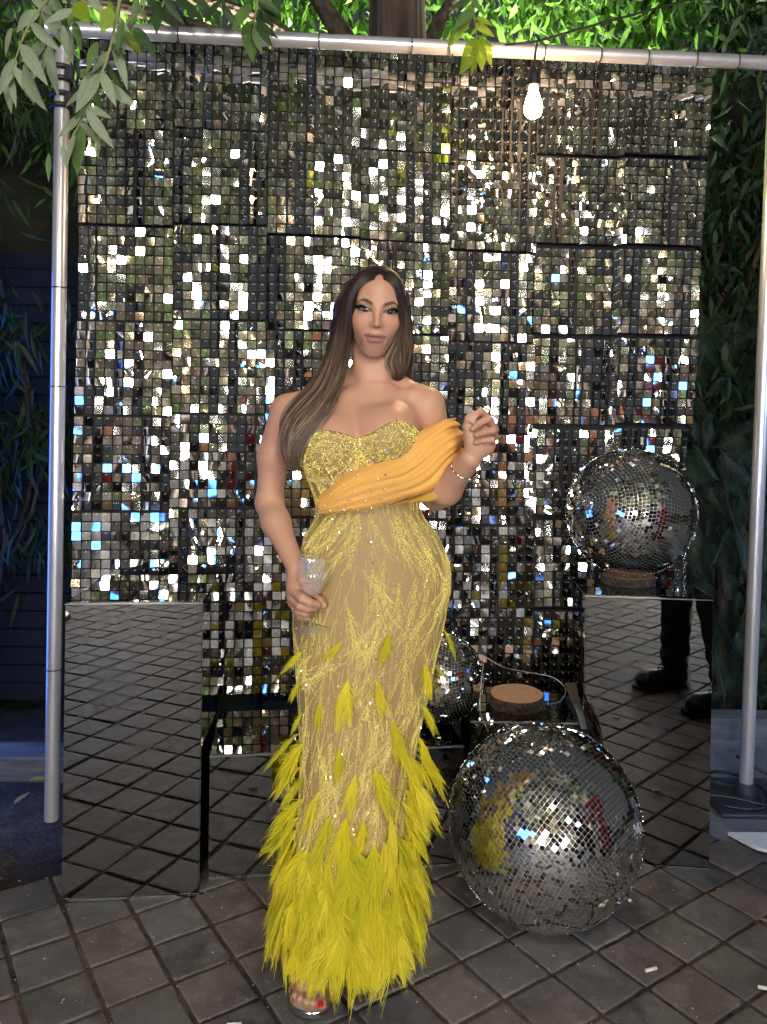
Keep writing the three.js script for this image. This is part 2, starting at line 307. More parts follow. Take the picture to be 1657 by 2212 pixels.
// the tree behind the backdrop, and the foliage left and right of it
{
  const cl = []; for (let k = 0; k < 76; k++) cl.push([rr(-2.3, 1.7), rr(2.75, 4.1), rr(-0.85, -0.35), rr(0.22, 0.4)]);
  const t = tree('leafy_tree', 'tree with dark rough trunk and bright lit leaves behind the backdrop', [0.11, 0, -3.26], 4.4, 0.16, null, 9000, greenA, cl);
}
{
  const b = thing('climbing_shrub', 'leafy shrub with long hanging leaves right of the backdrop', 'shrub', [2.0, 0, -3.85]);
  const st = []; for (let k = 0; k < 9; k++) st.push(tube([V(rr(-0.9, 0.9), 0, rr(-0.1, 0.2)), V(rr(-0.9, 0.9), 1.3, rr(0, 0.2)), V(rr(-0.9, 0.9), 3, rr(-0.1, 0.3))], 0.012, 12, 6));
  for (const g of st) part('stem', g, barkMat, b);
  const cl = []; for (let k = 0; k < 150; k++) cl.push([rr(-1.0, 1), rr(1.35, 3.5), rr(-0.1, 0.32), rr(0.16, 0.3)]);
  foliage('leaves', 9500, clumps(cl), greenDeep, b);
}
{
  // feathery conifer hedge under it: sprays of small flat twigs
  const spray = (() => { const S = new Soup(); for (let k = 0; k < 13; k++) { const t = k / 13, y = -t, w = 0.34 * (1 - t * 0.75); for (const s of [-1, 1]) { const a = S.v(0, y, 0), b = S.v(s * w, y - 0.16 - w * 0.4, 0.06 * s), c = S.v(0, y - 0.05, 0.01); S.tri(a, b, c); } } return S.geo(); })();
  const h = thing('conifer_hedge', 'dark feathery evergreen hedge beside the right pole', 'hedge', [2.05, 0, -3.75]);
  const st = []; for (let k = 0; k < 5; k++) st.push(taperTube([V(-0.8 + k * 0.4, 0, 0), V(-0.8 + k * 0.4, 1, 0.02), V(-0.78 + k * 0.4, 1.9, 0)], [0.03, 0.02, 0.008], 10, 8));
  for (const g of st) part('stem', g, barkMat, h);
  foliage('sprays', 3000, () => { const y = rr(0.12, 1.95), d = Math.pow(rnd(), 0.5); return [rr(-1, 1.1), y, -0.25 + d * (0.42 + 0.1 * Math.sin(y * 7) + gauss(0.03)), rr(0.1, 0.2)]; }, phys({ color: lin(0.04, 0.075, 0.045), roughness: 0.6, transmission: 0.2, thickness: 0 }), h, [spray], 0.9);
}
{
  const b = thing('willow_shrub', 'shrub with narrow dark drooping leaves in front of the board fence', 'shrub', [-2.0, 0, -3.4]);
  const st = []; for (let k = 0; k < 9; k++) st.push(tube([V(rr(-0.5, 0.4), 0, 0), V(rr(-0.6, 0.6), 1.0, rr(-0.1, 0.1)), V(rr(-0.6, 0.75), 2.2, rr(-0.1, 0.25))], 0.009, 14, 6));
  for (const g of st) part('stem', g, barkMat, b);
  const cl = []; for (let k = 0; k < 26; k++) cl.push([rr(-0.8, 0.75), rr(1.55, 3.5), rr(-0.05, 0.3), rr(0.16, 0.34)]); for (let k = 0; k < 12; k++) cl.push([rr(0, 0.6), rr(0.75, 1.4), rr(-0.05, 0.15), rr(0.12, 0.22)]);
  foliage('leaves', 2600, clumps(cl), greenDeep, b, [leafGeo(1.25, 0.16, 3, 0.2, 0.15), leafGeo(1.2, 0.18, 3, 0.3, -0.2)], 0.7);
}

// ------------------------------------------------------------------ unseen surroundings behind the camera, chosen for their light and reflections: terrace, lamp masts, trees
const glow = (c, k) => std({ color: lin(0.02, 0.02, 0.02), emissive: lin(...c), emissiveIntensity: k, roughness: 0.4 });
function areaLight(w, h, c, power, pos, target) { const l = new THREE.RectAreaLight(lin(...c), power, w, h); l.position.set(...pos); l.lookAt(...target); l.name = 'panel_light'; scene.add(l); return l; }
{
  const b = thing('unseen_terrace', 'unseen terrace building with lit windows, placed to light the woman from the front', 'building', [0, 0, 7]);  // out of view; its windows light her front and whiten the sequins
  const brick = std({ color: lin(0.15, 0.13, 0.12), map: soilMap, roughness: 0.9 }), frame = paint([0.05, 0.05, 0.055], 0.5);
  const xs = [-1.9, 2.1], W = 1.5, H = 1.6, y0 = 0.85, wall = [box(13, y0, 0.3, 0, y0 / 2, 0), box(13, 1.5, 0.3, 0, y0 + H + 0.75, 0)];
  let x = -6.5; for (const c of [...xs, 7.125]) { const e = c === 7.125 ? 6.5 : c - W / 2; wall.push(box(e - x, H, 0.3, (e + x) / 2, y0 + H / 2, 0)); x = c + W / 2; }
  part('wall', merge(wall), brick, b); part('roof', rbox(13.4, 0.2, 1.6, 0.03, 0, 4.52, 0.4), frame, b);
  for (const [k, c] of xs.entries()) {
    const col = [[1, 0.96, 0.9], [1, 0.99, 0.97], [1, 0.97, 0.92]][k];
    const w = part('window', merge([box(W, 0.07, 0.1, c, y0 + 0.035, -0.06), box(W, 0.07, 0.1, c, y0 + H - 0.035, -0.06), box(0.07, H - 0.14, 0.1, c - W / 2 + 0.035, y0 + H / 2, -0.06), box(0.07, H - 0.14, 0.1, c + W / 2 - 0.035, y0 + H / 2, -0.06), box(0.05, H - 0.14, 0.08, c, y0 + H / 2, -0.05)]), frame, b);
    for (const s of [-1, 1]) part('pane', box(W / 2 - 0.1, H - 0.15, 0.02, c + s * (W / 4 - 0.006), y0 + H / 2, 0), glow(col, 2.5), w);
    areaLight(W - 0.16, H - 0.16, col, 50, [c, y0 + H / 2, 7 - 0.13], [c, y0 + H / 2, 0]);
  }
}
function lampMast(label, x, y, z, w, h, power, c = [1, 0.985, 0.95], tgt = [0, 1.2, -2.2], gk = 6) {
  const t = thing('unseen_lamp_mast', label, 'floodlight', [x, 0, z], 0, null), metal = paint([0.06, 0.06, 0.06], 0.4, 0.6);
  part('pole', cyl(0.03, 0.025, y - h / 2 - 0.02, 14), metal, t); part('foot', cyl(0.2, 0.18, 0.03, 20), metal, t);
  const head = new THREE.Object3D(); head.position.set(x, y, z); head.lookAt(...tgt);
  const q = head.quaternion, place = (g) => g.applyQuaternion(q).translate(0, y, 0);
  part('lamp_head', place(merge([rbox(w + 0.08, h + 0.08, 0.08, 0.015, 0, 0, -0.05)])), metal, t);
  part('lamp_panel', place(box(w, h, 0.012, 0, 0, 0)), glow(c, gk), t);
  const d = V(0, 0, 0.02).applyQuaternion(q); areaLight(w, h, c, power, [x + d.x, y + d.y, z + d.z], tgt);
}
lampMast('unseen white lamp panel behind the viewer, placed to light the woman from above', 0.5, 3.05, 0.95, 0.7, 0.4, 38, [1, 0.985, 0.95], [-0.05, 1.35, -1.87]);  // out of view; frontal light from above, shades the neck under the chin
lampMast('unseen white lamp panel at right behind the viewer, mirrored in the sequins', 2.2, 2.9, 2.2, 0.45, 0.25, 22);  // out of view; puts white spots in the sequins
{
  const mk = (x, z, label, n, seedY) => { const cl = []; for (let k = 0; k < 30; k++) cl.push([rr(-1.1, 1.1), rr(1.7, seedY), rr(-0.7, 0.7), rr(0.3, 0.5)]); tree('unseen_garden_tree', label, [x, 0, z], seedY * 0.9, 0.1, null, n, leafMat([0.14, 0.3, 0.05], 0.35), cl); };  // out of view; green crowns for the sequins to mirror
  mk(-2.6, 4.3, 'unseen young tree with light green crown at the left end of the terrace', 1500, 4.4);
  mk(1.5, 5.0, 'unseen young tree with light green crown before the terrace building', 1300, 4.6);
  mk(4.0, 3.4, 'unseen young tree with light green crown at the right end of the terrace', 1300, 4.4);
}
{
  const can = [[-3.4, 2.0, 'unseen large tree with wide crown overhanging the left side of the yard'], [3.3, 1.4, 'unseen large tree with wide crown overhanging the right side of the yard'], [0.2, 5.2, 'unseen large tree with high crown above the terrace roof'], [-0.4, 2.9, 'unseen large tree with the crown that covers the middle of the yard']];  // out of view; overhead crowns that brighten dark reflections
  const big = leafMat([0.115, 0.12, 0.1], 0.35);
  for (const [x, z, label] of can) { const cl = []; const lean = x < -1 ? 1 : x > 1 ? -1 : 0; for (let k = 0; k < 64; k++) cl.push([rr(-2.4, 2.4) + lean * rr(0, 2), rr(3.9, 6.2), rr(-2, 2) - Math.abs(lean) * rr(0, 1.6), rr(0.6, 0.9)]); const place = clumps(cl); const t = thing('unseen_large_tree', label, 'tree', [x, 0, z]); part('trunk', taperTube([V(0, -0.1, 0), V(0.1, 1.8, 0), V(0, 3.6, 0.1), V(0.1, 5.2, 0)], [0.26, 0.2, 0.16, 0.06], 24, 16), trunkMat, t); foliage('crown', 3600, () => { const p = place(); p[3] = rr(0.2, 0.36); return p; }, big, t); }
}
for (const [k, x0, z0, x1, z1, label] of [[0, -3.2, 1.8, 2.6, 3.2, 'unseen string of small warm bulbs sagging over the yard behind the viewer'], [1, -2.4, 4.4, 3.4, 2.0, 'second unseen string of small warm bulbs nearer the terrace']]) {  // out of view; warm bulbs that glint in the sequins
  const t = thing('string_light', label, 'string light', [0, 0, 0]), P = (q) => V(lerp(x0, x1, q), 3.45 - 0.5 * Math.sin(Math.PI * q) + k * 0.2, lerp(z0, z1, q)), pts = []; for (let q = 0; q <= 12; q++) pts.push(P(q / 12));
  part('cable', tube(pts, 0.005, 60, 6), paint([0.02, 0.02, 0.02]), t);
  for (let q = 0; q < 9; q += 2) { const p = P((q + 0.5) / 9); part('socket', cyl(0.016, 0.014, 0.05, 12, p.x, p.y - 0.06, p.z), paint([0.02, 0.02, 0.02]), t); part('bulb', new THREE.SphereGeometry(0.03, 16, 12).scale(1, 1.2, 1).translate(p.x, p.y - 0.09, p.z), glow([1, 0.7, 0.4], 40), t); { const l = new THREE.PointLight(lin(1, 0.7, 0.4), 0.9); l.position.set(p.x, p.y - 0.09, p.z); l.castShadow = true; scene.add(l); } }
}
// unseen lamps: blue at the sides, white on the leaves, crowns and terrace wall
function spotLamp(name, label, x, y, z, target, c, power, angle, glowK = 6) {
  const t = thing(name, label, 'stage lamp', [x, 0, z]), metal = paint([0.03, 0.03, 0.03], 0.5, 0.3), head = new THREE.Object3D(); head.position.set(x, y, z); head.lookAt(...target);
  const place = (g) => g.applyQuaternion(head.quaternion).translate(0, y, 0);
  part('body', place(cyl(0.09, 0.11, 0.2, 24).rotateX(Math.PI / 2).translate(0, 0, -0.22)), metal, t);
  part('lens', place(cyl(0.1, 0.1, 0.012, 24).rotateX(Math.PI / 2).translate(0, 0, -0.016)), glow(c, glowK), t);
  part('stand', cyl(0.02, 0.02, Math.max(0.02, y - 0.1), 10), metal, t); part('base', cyl(0.16, 0.15, 0.02, 20), metal, t);
  const l = new THREE.SpotLight(lin(...c), power, 0, angle, 0.6); const d = V(0, 0, 0.03).applyQuaternion(head.quaternion);
  l.position.set(x + d.x, y + d.y, z + d.z); l.target.position.set(...target); l.castShadow = true; l.shadow.radius = 4; scene.add(l, l.target);
}
spotLamp('unseen_blue_lamp', 'unseen pale blue lamp right of the yard, lights the hedge and path', 3.0, 1.7, -1.6, [1.7, 0.6, -3.4], [0.3, 0.5, 1], 9, 0.6);  // out of view; tints the right hedge and concrete blue
lampMast('unseen tall blue light panel left of the backdrop, mirrored in the pole edge', -2.05, 1.05, -2.9, 0.6, 1.9, 1.2, [0.05, 0.2, 1], [0, 1.05, -2.9], 3.8);  // out of view; gives the left pole its blue edge
{ const t = thing('added_dark_screen', 'added dark board screen out of view that keeps the blue panel light off the woman', 'screen', [-1.79, 0, -2.55]); for (let k = 0; k < 6; k++) part('plank', rbox(0.148, 2.1, 0.025, 0.004, -0.375 + k * 0.15, 1.06, 0), fenceMat, t); part('rail', rbox(0.9, 0.07, 0.03, 0.004, 0, 1.8, -0.029), fenceMat, t); part('rail', rbox(0.9, 0.07, 0.03, 0.004, 0, 0.4, -0.029), fenceMat, t); }  // added blocker, shields the woman from the blue panel
lampMast('unseen blue lamp panel behind the viewer at left, mirrored in the sequins', -1.7, 1.05, 1.3, 0.9, 0.45, 3, [0.05, 0.24, 1], [-0.2, 0.8, -2.7]);  // out of view; blue reflections on the left
lampMast('unseen blue lamp panel behind the viewer at right, mirrored in the sequins', 2.1, 1.2, 0.9, 0.8, 0.45, 3, [0.07, 0.3, 1], [0.7, 0.9, -2.7]);  // out of view; blue reflections on the right
spotLamp('unseen_leaf_lamp', 'unseen white lamp behind the backdrop lighting the tree', -0.55, 2.0, -3.5, [-0.45, 3.3, -3.85], [1, 1, 0.85], 130, 1.0);  // hidden from view; lights the leaves above the backdrop
spotLamp('unseen_wall_lamp', 'unseen lamp on the ground brightening the left half of the terrace wall', -3.6, 0.3, 5.6, [-3.4, 2.6, 7], [1, 0.96, 0.9], 45, 1.1);  // out of view; brightens the wall that the sequins mirror
spotLamp('unseen_wall_lamp', 'unseen lamp on the ground brightening the right half of the terrace wall', 4.0, 0.3, 5.6, [3.8, 2.6, 7], [1, 0.96, 0.9], 45, 1.1);  // out of view; same wash for the right half of the wall
spotLamp('unseen_leaf_lamp', 'unseen white lamp lighting the crown of the large left tree', -2.4, 0.4, 1.4, [-2.2, 5, 1.6], [1, 0.99, 0.95], 190, 1.0);  // out of view; lights the left crown for the reflections
spotLamp('unseen_leaf_lamp', 'unseen white lamp lighting the crown of the large right tree', 2.7, 0.4, 0.6, [2.3, 5, 1.2], [1, 0.99, 0.95], 190, 1.0);  // out of view; lights the right crown for the reflections
spotLamp('unseen_leaf_lamp', 'unseen white lamp lighting the crown of the terrace tree', 0.9, 0.4, 4.2, [0.2, 5, 4.6], [1, 0.99, 0.95], 210, 1.0);  // out of view; lights the far crown for the reflections
spotLamp('unseen_leaf_lamp', 'unseen white lamp behind the right half of the backdrop lighting the leaves', 0.85, 2.0, -3.5, [0.9, 3.3, -3.85], [1, 1, 0.85], 95, 0.95);  // hidden from view; lights the leaves at the upper right
// ------------------------------------------------------------------ metal frame that carries the backdrop
const steelTex = texture([256, 256], (u, v) => { const k = 0.8 + 0.3 * (nC(u, v * 0.25) - 0.5) + 0.25 * (nB(u, v) - 0.5); return [k, k, k]; }, true);
const steel = std({ color: lin(0.72, 0.72, 0.73), map: steelTex, metalness: 0.6, roughness: 0.3 });
const blackPlastic = paint([0.012, 0.012, 0.012], 0.45);
const PL0 = at(112, 1770, 2.63).setY(0), PR0 = at(1610, 1725, 2.853).setY(0);
const PL1 = V(PL0.x, 2.70, PL0.z), PR1 = V(PR0.x + 0.075, 2.74, PR0.z);
{
  const f = thing('pipe_frame', 'grey metal pipe frame that holds the sequin backdrop', 'pipe frame', [0, 0, PL0.z]);
  for (const [a, b] of [[PL0, PL1], [PR0, PR1]]) worldPart('pole', tube([a, a.clone().lerp(b, 0.5), b], 0.0242, 8, 28), steel, f);
  const barL = V(PL1.x - 0.03, 2.66, PL1.z + 0.056), barR = V(PR1.x + 0.12, 2.68, PR1.z + 0.056);
  worldPart('crossbar', tube([barL, barL.clone().lerp(barR, 0.5), barR], 0.0245, 8, 28), steel, f);
  for (const [p, ys] of [[PL1, [2.44, 2.53, 2.655]], [PR1, [2.68]]]) for (const y of ys) worldPart('clamp', merge([new THREE.TorusGeometry(0.031, 0.009, 8, 24).rotateX(Math.PI / 2).translate(p.x, y + 0.02, p.z), new THREE.TorusGeometry(0.031, 0.009, 8, 24).rotateX(Math.PI / 2).translate(p.x, y - 0.02, p.z), rbox(0.025, 0.05, 0.03, 0.004, p.x + 0.03, y, p.z + 0.012)]), blackPlastic, f);
  for (const px of [395, 545, 660, 838, 915, 1100, 1213, 1313, 1412, 1500]) {
    const t = (px - 150) / 1520, p = barL.clone().lerp(barR, t);
    worldPart('cable_tie', merge([new THREE.TorusGeometry(0.028, 0.0022, 6, 24).rotateY(Math.PI / 2 + rr(-0.2, 0.2)).translate(p.x, p.y - 0.003, p.z), rbox(0.006, 0.03, 0.004, 0.001, p.x + rr(-0.01, 0.01), p.y - 0.04, p.z + 0.006)]), blackPlastic, f);
  }
  for (const py of [642, 856, 1464]) { const y = CAM_H - (py - HY - 10) / FOC * 2.63; worldPart('cable_tie', new THREE.TorusGeometry(0.0285, 0.0016, 6, 28).rotateX(Math.PI / 2 + rr(-0.12, 0.12)).translate(PL0.x, y, PL0.z), blackPlastic, f); }
  for (const p of [PR0]) worldPart('base_plate', merge([rbox(0.3, 0.012, 0.3, 0.004, p.x, 0.007, p.z), cyl(0.034, 0.032, 0.05, 20, p.x, 0.012, p.z)]), paint([0.07, 0.075, 0.085], 0.5, 0.5), f);
}

// ------------------------------------------------------------------ wall of hanging mirror sequins
const sequinMat = std({ color: lin(0.86, 0.86, 0.83), metalness: 1, roughness: 0.06 });
const pinMat = phys({ color: lin(0.85, 0.85, 0.85), roughness: 0.15, clearcoat: 1 });
{
  const A = V(-1.072, 2.622, -2.685), B = V(1.205, 2.612, -2.9), ux = B.x - A.x, uz = B.z - A.z, W = Math.hypot(ux, uz), ex = V(ux / W, 0, uz / W), n = V(-uz / W, 0, ux / W);
  const wall = thing('sequin_backdrop', 'shimmering backdrop wall of square mirror sequins', 'backdrop', [A.x, 0.3, A.z]);
  const pw = W / 7, ph = 0.332, colOff = [-0.012, 0, -0.03, -0.035, -0.055, -0.02, -0.012], skew = [0, 0, 0, 0, 0.004, 0.018, 0.045];
  const back = std({ color: lin(0.004, 0.004, 0.005), roughness: 0.75 });
  { const S = new Soup(); for (let i = 0; i <= 14; i++) for (const y of [0.42, 1.5, 2.64]) { const p = V(A.x + ex.x * W * i / 14 - n.x * 0.03 - (y < 2 ? ex.x * Math.max(0, i - 11) * 0.02 : 0), y, A.z + ex.z * W * i / 14 - n.z * 0.03); S.v(p.x, p.y, p.z); } for (let i = 0; i < 14; i++) for (let j = 0; j < 2; j++) { const k = i * 3 + j; S.quad(k, k + 3, k + 4, k + 1); } worldPart('added_backing_cloth', S.geo(), back, wall); }  // added cloth, blocks lamp light leaking through the panel seams
  const one = [], rest = new Soup(), pins = [], all = [];
  const point = (c, x, y, z) => { const drop = Math.max(0, 2.72 - y), s = -skew[c] * drop * (0.6 + 0.4 * x / W / 0.14 * 0.14), w = 0.012 * Math.sin(x * 4.1 + y * 2.3) + 0.008 * Math.sin(y * 6 + x * 2); return V(A.x + ex.x * (x + s) + n.x * (z + w), y, A.z + ex.z * (x + s) + n.z * (z + w)); };
  for (let c = 0; c < 7; c++) for (let r = 0; r < 7; r++) {
    const x0 = c * pw, y1 = 2.715 + (r ? colOff[c] : 0) - r * ph - (c > 4 ? 0.012 : 0), y0 = 2.715 + colOff[c] - (r + 1) * ph + 0.006, z0 = (rnd() - 0.5) * 0.012 + (r % 2) * 0.004;
    // black grid board
    const S = new Soup(), N = 4; for (const z of [0, -0.006]) for (let i = 0; i <= N; i++) for (let j = 0; j <= N; j++) { const p = point(c, x0 + 0.0015 + (pw - 0.003) * i / N, lerp(y0, y1, j / N), z + z0); S.v(p.x, p.y, p.z); }
    const id = (k, i, j) => k * (N + 1) * (N + 1) + i * (N + 1) + j; for (let i = 0; i < N; i++) for (let j = 0; j < N; j++) { S.quad(id(0, i, j), id(0, i + 1, j), id(0, i + 1, j + 1), id(0, i, j + 1)); S.quad(id(1, i, j), id(1, i, j + 1), id(1, i + 1, j + 1), id(1, i + 1, j)); }
    for (let i = 0; i < N; i++) { S.quad(id(0, i, 0), id(1, i, 0), id(1, i + 1, 0), id(0, i + 1, 0)); S.quad(id(0, i, N), id(0, i + 1, N), id(1, i + 1, N), id(1, i, N)); S.quad(id(0, 0, i), id(0, 0, i + 1), id(1, 0, i + 1), id(1, 0, i)); S.quad(id(0, N, i), id(1, N, i), id(1, N, i + 1), id(0, N, i + 1)); }
    worldPart('panel', S.geo(), back, wall);
    const nr = 10, sx = pw / 10, sy = (y1 - y0) / nr, pYaw = gauss(0.03), pPitch = gauss(0.022);
    for (let i = 0; i < 10; i++) {
      const cYaw = pYaw + (rnd() < 0.46 ? gauss(0.05) : rnd() < 0.5 ? gauss(0.2) : (rnd() < 0.5 ? -1 : 1) * rr(0.35, 0.7)), cPitch = pPitch + gauss(0.028);
      for (let j = 0; j < nr; j++) {
        const bent = rnd() < (r < 2 && (c === 4 || c === 5) ? 0.42 : 0.09), yaw = cYaw + gauss(rnd() < 0.25 ? 0.22 : 0.045), pitch = cPitch + gauss(rnd() < 0.25 ? 0.11 : 0.04) - 0.012, roll = gauss(0.022);
        all.push({ c, x: x0 + (i + 0.5) * sx + gauss(0.0008), y: y1 - j * sy - 0.004, z: z0 + 0.009 + ((i + j) % 2) * 0.0012, w: sx * rr(0.85, 0.93), h: sy * rr(0.86, 0.93), yaw, pitch, roll, b1: gauss(bent ? 0.13 : 0.012), b2: gauss(bent ? 0.1 : 0.009), tw: gauss(bent ? 0.08 : 0.008) });
      }
    }
  }
  const e = new THREE.Euler(), turnY = Math.atan2(-uz, ux);
  const build = (q, S) => {
    const o = point(q.c, q.x, q.y, q.z), N = 4, base = [], m = new THREE.Matrix4().makeRotationFromEuler(e.set(q.pitch, turnY + q.yaw, q.roll, 'YXZ')).setPosition(o), h = q.w / 2, cut = 0.0007;
    const p = V(), put = (x, y) => { const u = x / h, v = y / q.h; p.set(x, y, h * (q.b1 * (u * u) + q.b2 * 2 * v * v + q.tw * u * v * 2)).applyMatrix4(m); return S.v(p.x, p.y, p.z); };
    for (let j = 0; j <= N; j++) for (let i = 0; i <= N; i++) { const edge = (j === 0 || j === N) && (i === 0 || i === N); let x = (i / N * 2 - 1) * h, y = -q.h * j / N; if (edge) { x *= 1 - cut / h * 0.45; y += j ? cut * 0.45 : -cut * 0.45; } base.push(put(x, y)); }
    for (let j = 0; j < N; j++) for (let i = 0; i < N; i++) { const k = j * (N + 1) + i; S.quad(base[k], base[k + N + 1], base[k + N + 2], base[k + 1]); }
    return o;
  };
  all.forEach((q) => { const o = point(q.c, q.x, q.y, q.z); q.far = o.length() + (Math.abs(o.x + 0.02) < 0.3 && o.y < 1.75 ? 9 : 0) + (o.y < 0.8 ? 9 : 0); });
  const order = [...all].sort((a, b) => a.far - b.far), near = new Set(order.slice(0, 300));
  for (const q of all) {
    if (near.has(q)) { const S = new Soup(); build(q, S); worldPart('sequin', S.geo(), sequinMat, wall); } else build(q, rest);
    const t = point(q.c, q.x + gauss(0.0005), q.y - 0.0045, q.z + 0.006); pins.push(new THREE.OctahedronGeometry(0.0016, 1).scale(1, 1, 0.9).translate(t.x, t.y, t.z));
  }
  tag(worldPart('sequin', rest.geo(), sequinMat, wall), null, null, null, 'stuff');
  tag(worldPart('pin', merge(pins), pinMat, wall), null, null, null, 'stuff');
}

// ------------------------------------------------------------------ mirrored boxes
const smudge = texture(512, (u, v) => { const k = 0.1 + 0.75 * sstep(0.56, 0.72, nA(u, v)) * nC(u, v) + 0.5 * sstep(0.66, 0.74, nF(u * 0.6, v * 0.6)); return k; }, false), mirrorMat = std({ color: lin(0.31, 0.305, 0.29), metalness: 1, roughness: 0.09, roughnessMap: smudge });
const chrome = std({ color: lin(0.8, 0.8, 0.8), metalness: 1, roughness: 0.062 });
const coreMat = std({ color: lin(0.006, 0.006, 0.006), roughness: 0.6 });
function mirrorBox(label, a, b, h, depth, trimSides) {     // a, b: the two front corners on the ground
  const dx = b.x - a.x, dz = b.z - a.z, w = Math.hypot(dx, dz), turn = Math.atan2(-dz, dx);
  const t = thing('mirror_box', label, 'mirrored box', [(a.x + b.x) / 2, 0, (a.z + b.z) / 2], turn, null);
  part('core', box(w - 0.008, h - 0.008, depth - 0.008, 0, h / 2, -depth / 2), coreMat, t);
  part('mirror_panel', box(w - 0.006, h - 0.012, 0.004, 0, h / 2 - 0.001, -0.002), mirrorMat, t);
  for (const s of [-1, 1]) part('mirror_panel', box(0.004, h - 0.012, depth - 0.01, s * (w / 2 - 0.002), h / 2 - 0.001, -depth / 2), mirrorMat, t);
  part('mirror_panel', box(w - 0.004, 0.004, depth - 0.004, 0, h - 0.002, -depth / 2), mirrorMat, t);
  part('edge_line', merge([box(w, 0.006, 0.003, 0, 0.004, 0.0015)]), chrome, t);  // thin bright line along the bottom front edge
  part('edge_line', merge([box(w, 0.003, 0.002, 0, h - 0.0055, 0.0005)]), std({ color: lin(0.3, 0.3, 0.3), metalness: 0.8, roughness: 0.3 }), t);
  return t;
}
mirrorBox('tall narrow mirrored box at the left end of the backdrop', V(-0.886, 0, -2.169), V(-0.508, 0, -2.207), 0.84, 0.42);
mirrorBox('low wide mirrored box behind the woman, beside the tall left box', V(-0.5, 0, -2.285), V(0.262, 0, -2.385), 0.37, 0.36);
mirrorBox('low mirrored box with the bare wood slice on top', V(0.285, 0, -2.43), V(0.625, 0, -2.425), 0.43, 0.33);
mirrorBox('tall mirrored box under the raised mirror ball at right', V(0.636, 0, -2.412), V(1.019, 0, -2.374), 0.834, 0.4);

// ------------------------------------------------------------------ wood slices
const ringTex = texture(256, (u, v) => { const x = u - 0.5, y = v - 0.5, r = Math.hypot(x, y), k = 0.75 + 0.2 * Math.sin(r * 150 + 5 * nA(u, v)) * sstep(0, 0.1, r) + 0.4 * (nC(u, v) - 0.5) - (Math.abs(Math.atan2(y, x) - 0.6 - nA(u, v) * 0.1) < 0.02 ? 0.3 : 0); return [k, k * 0.9, k * 0.78]; }, true);
const cutMat = std({ color: lin(0.46, 0.3, 0.19), map: ringTex, roughness: 0.75 });
function woodSlice(label, x, y, z, r, h, tilt) {
  const t = thing('wood_slice', label, 'wood slice', [x, y, z]); t.rotation.set(tilt, rr(0, 3), 0);
  const n = 96, out = [], S = new Soup(), L = 8; for (let i = 0; i <= n; i++) { const a = i / n * 6.28318; out.push(r * (1 + 0.03 * Math.sin(a * 2 + 1) + 0.015 * Math.sin(a * 5))); }
  for (let k = 0; k <= L; k++) for (let i = 0; i <= n; i++) { const a = i / n * 6.28318, q = out[i % n] * (1 + 0.035 * (nF(a * 0.7, k / L * 0.3) - 0.5) + (k === 0 || k === L ? -0.012 : 0)); S.v(q * Math.cos(a), h * k / L, -q * Math.sin(a), i / n * 2, k / L * 0.5); }
  for (let k = 0; k < L; k++) for (let i = 0; i < n; i++) { const q = k * (n + 1) + i; S.quad(q, q + 1, q + n + 2, q + n + 1); }
  part('bark', S.geo(), barkMat, t);
  const D = new Soup(), c = D.v(0, h + 0.0006, 0, 0.5, 0.5); for (let i = 0; i <= n; i++) { const a = i / n * 6.28318, q = out[i % n] * 0.965; D.v(q * Math.cos(a), h + 0.0004, -q * Math.sin(a), 0.5 + 0.48 * Math.cos(a), 0.5 + 0.48 * Math.sin(a)); } for (let i = 0; i < n; i++) D.tri(c, 1 + i, 2 + i);
  part('cut_face', D.geo(), cutMat, t); return t;
}
woodSlice('bare wood slice lying on the low right mirrored box', 0.455, 0.431, -2.575, 0.092, 0.038, 0.03);
woodSlice('wood slice under the raised mirror ball', 0.83, 0.835, -2.6, 0.088, 0.027, 0);

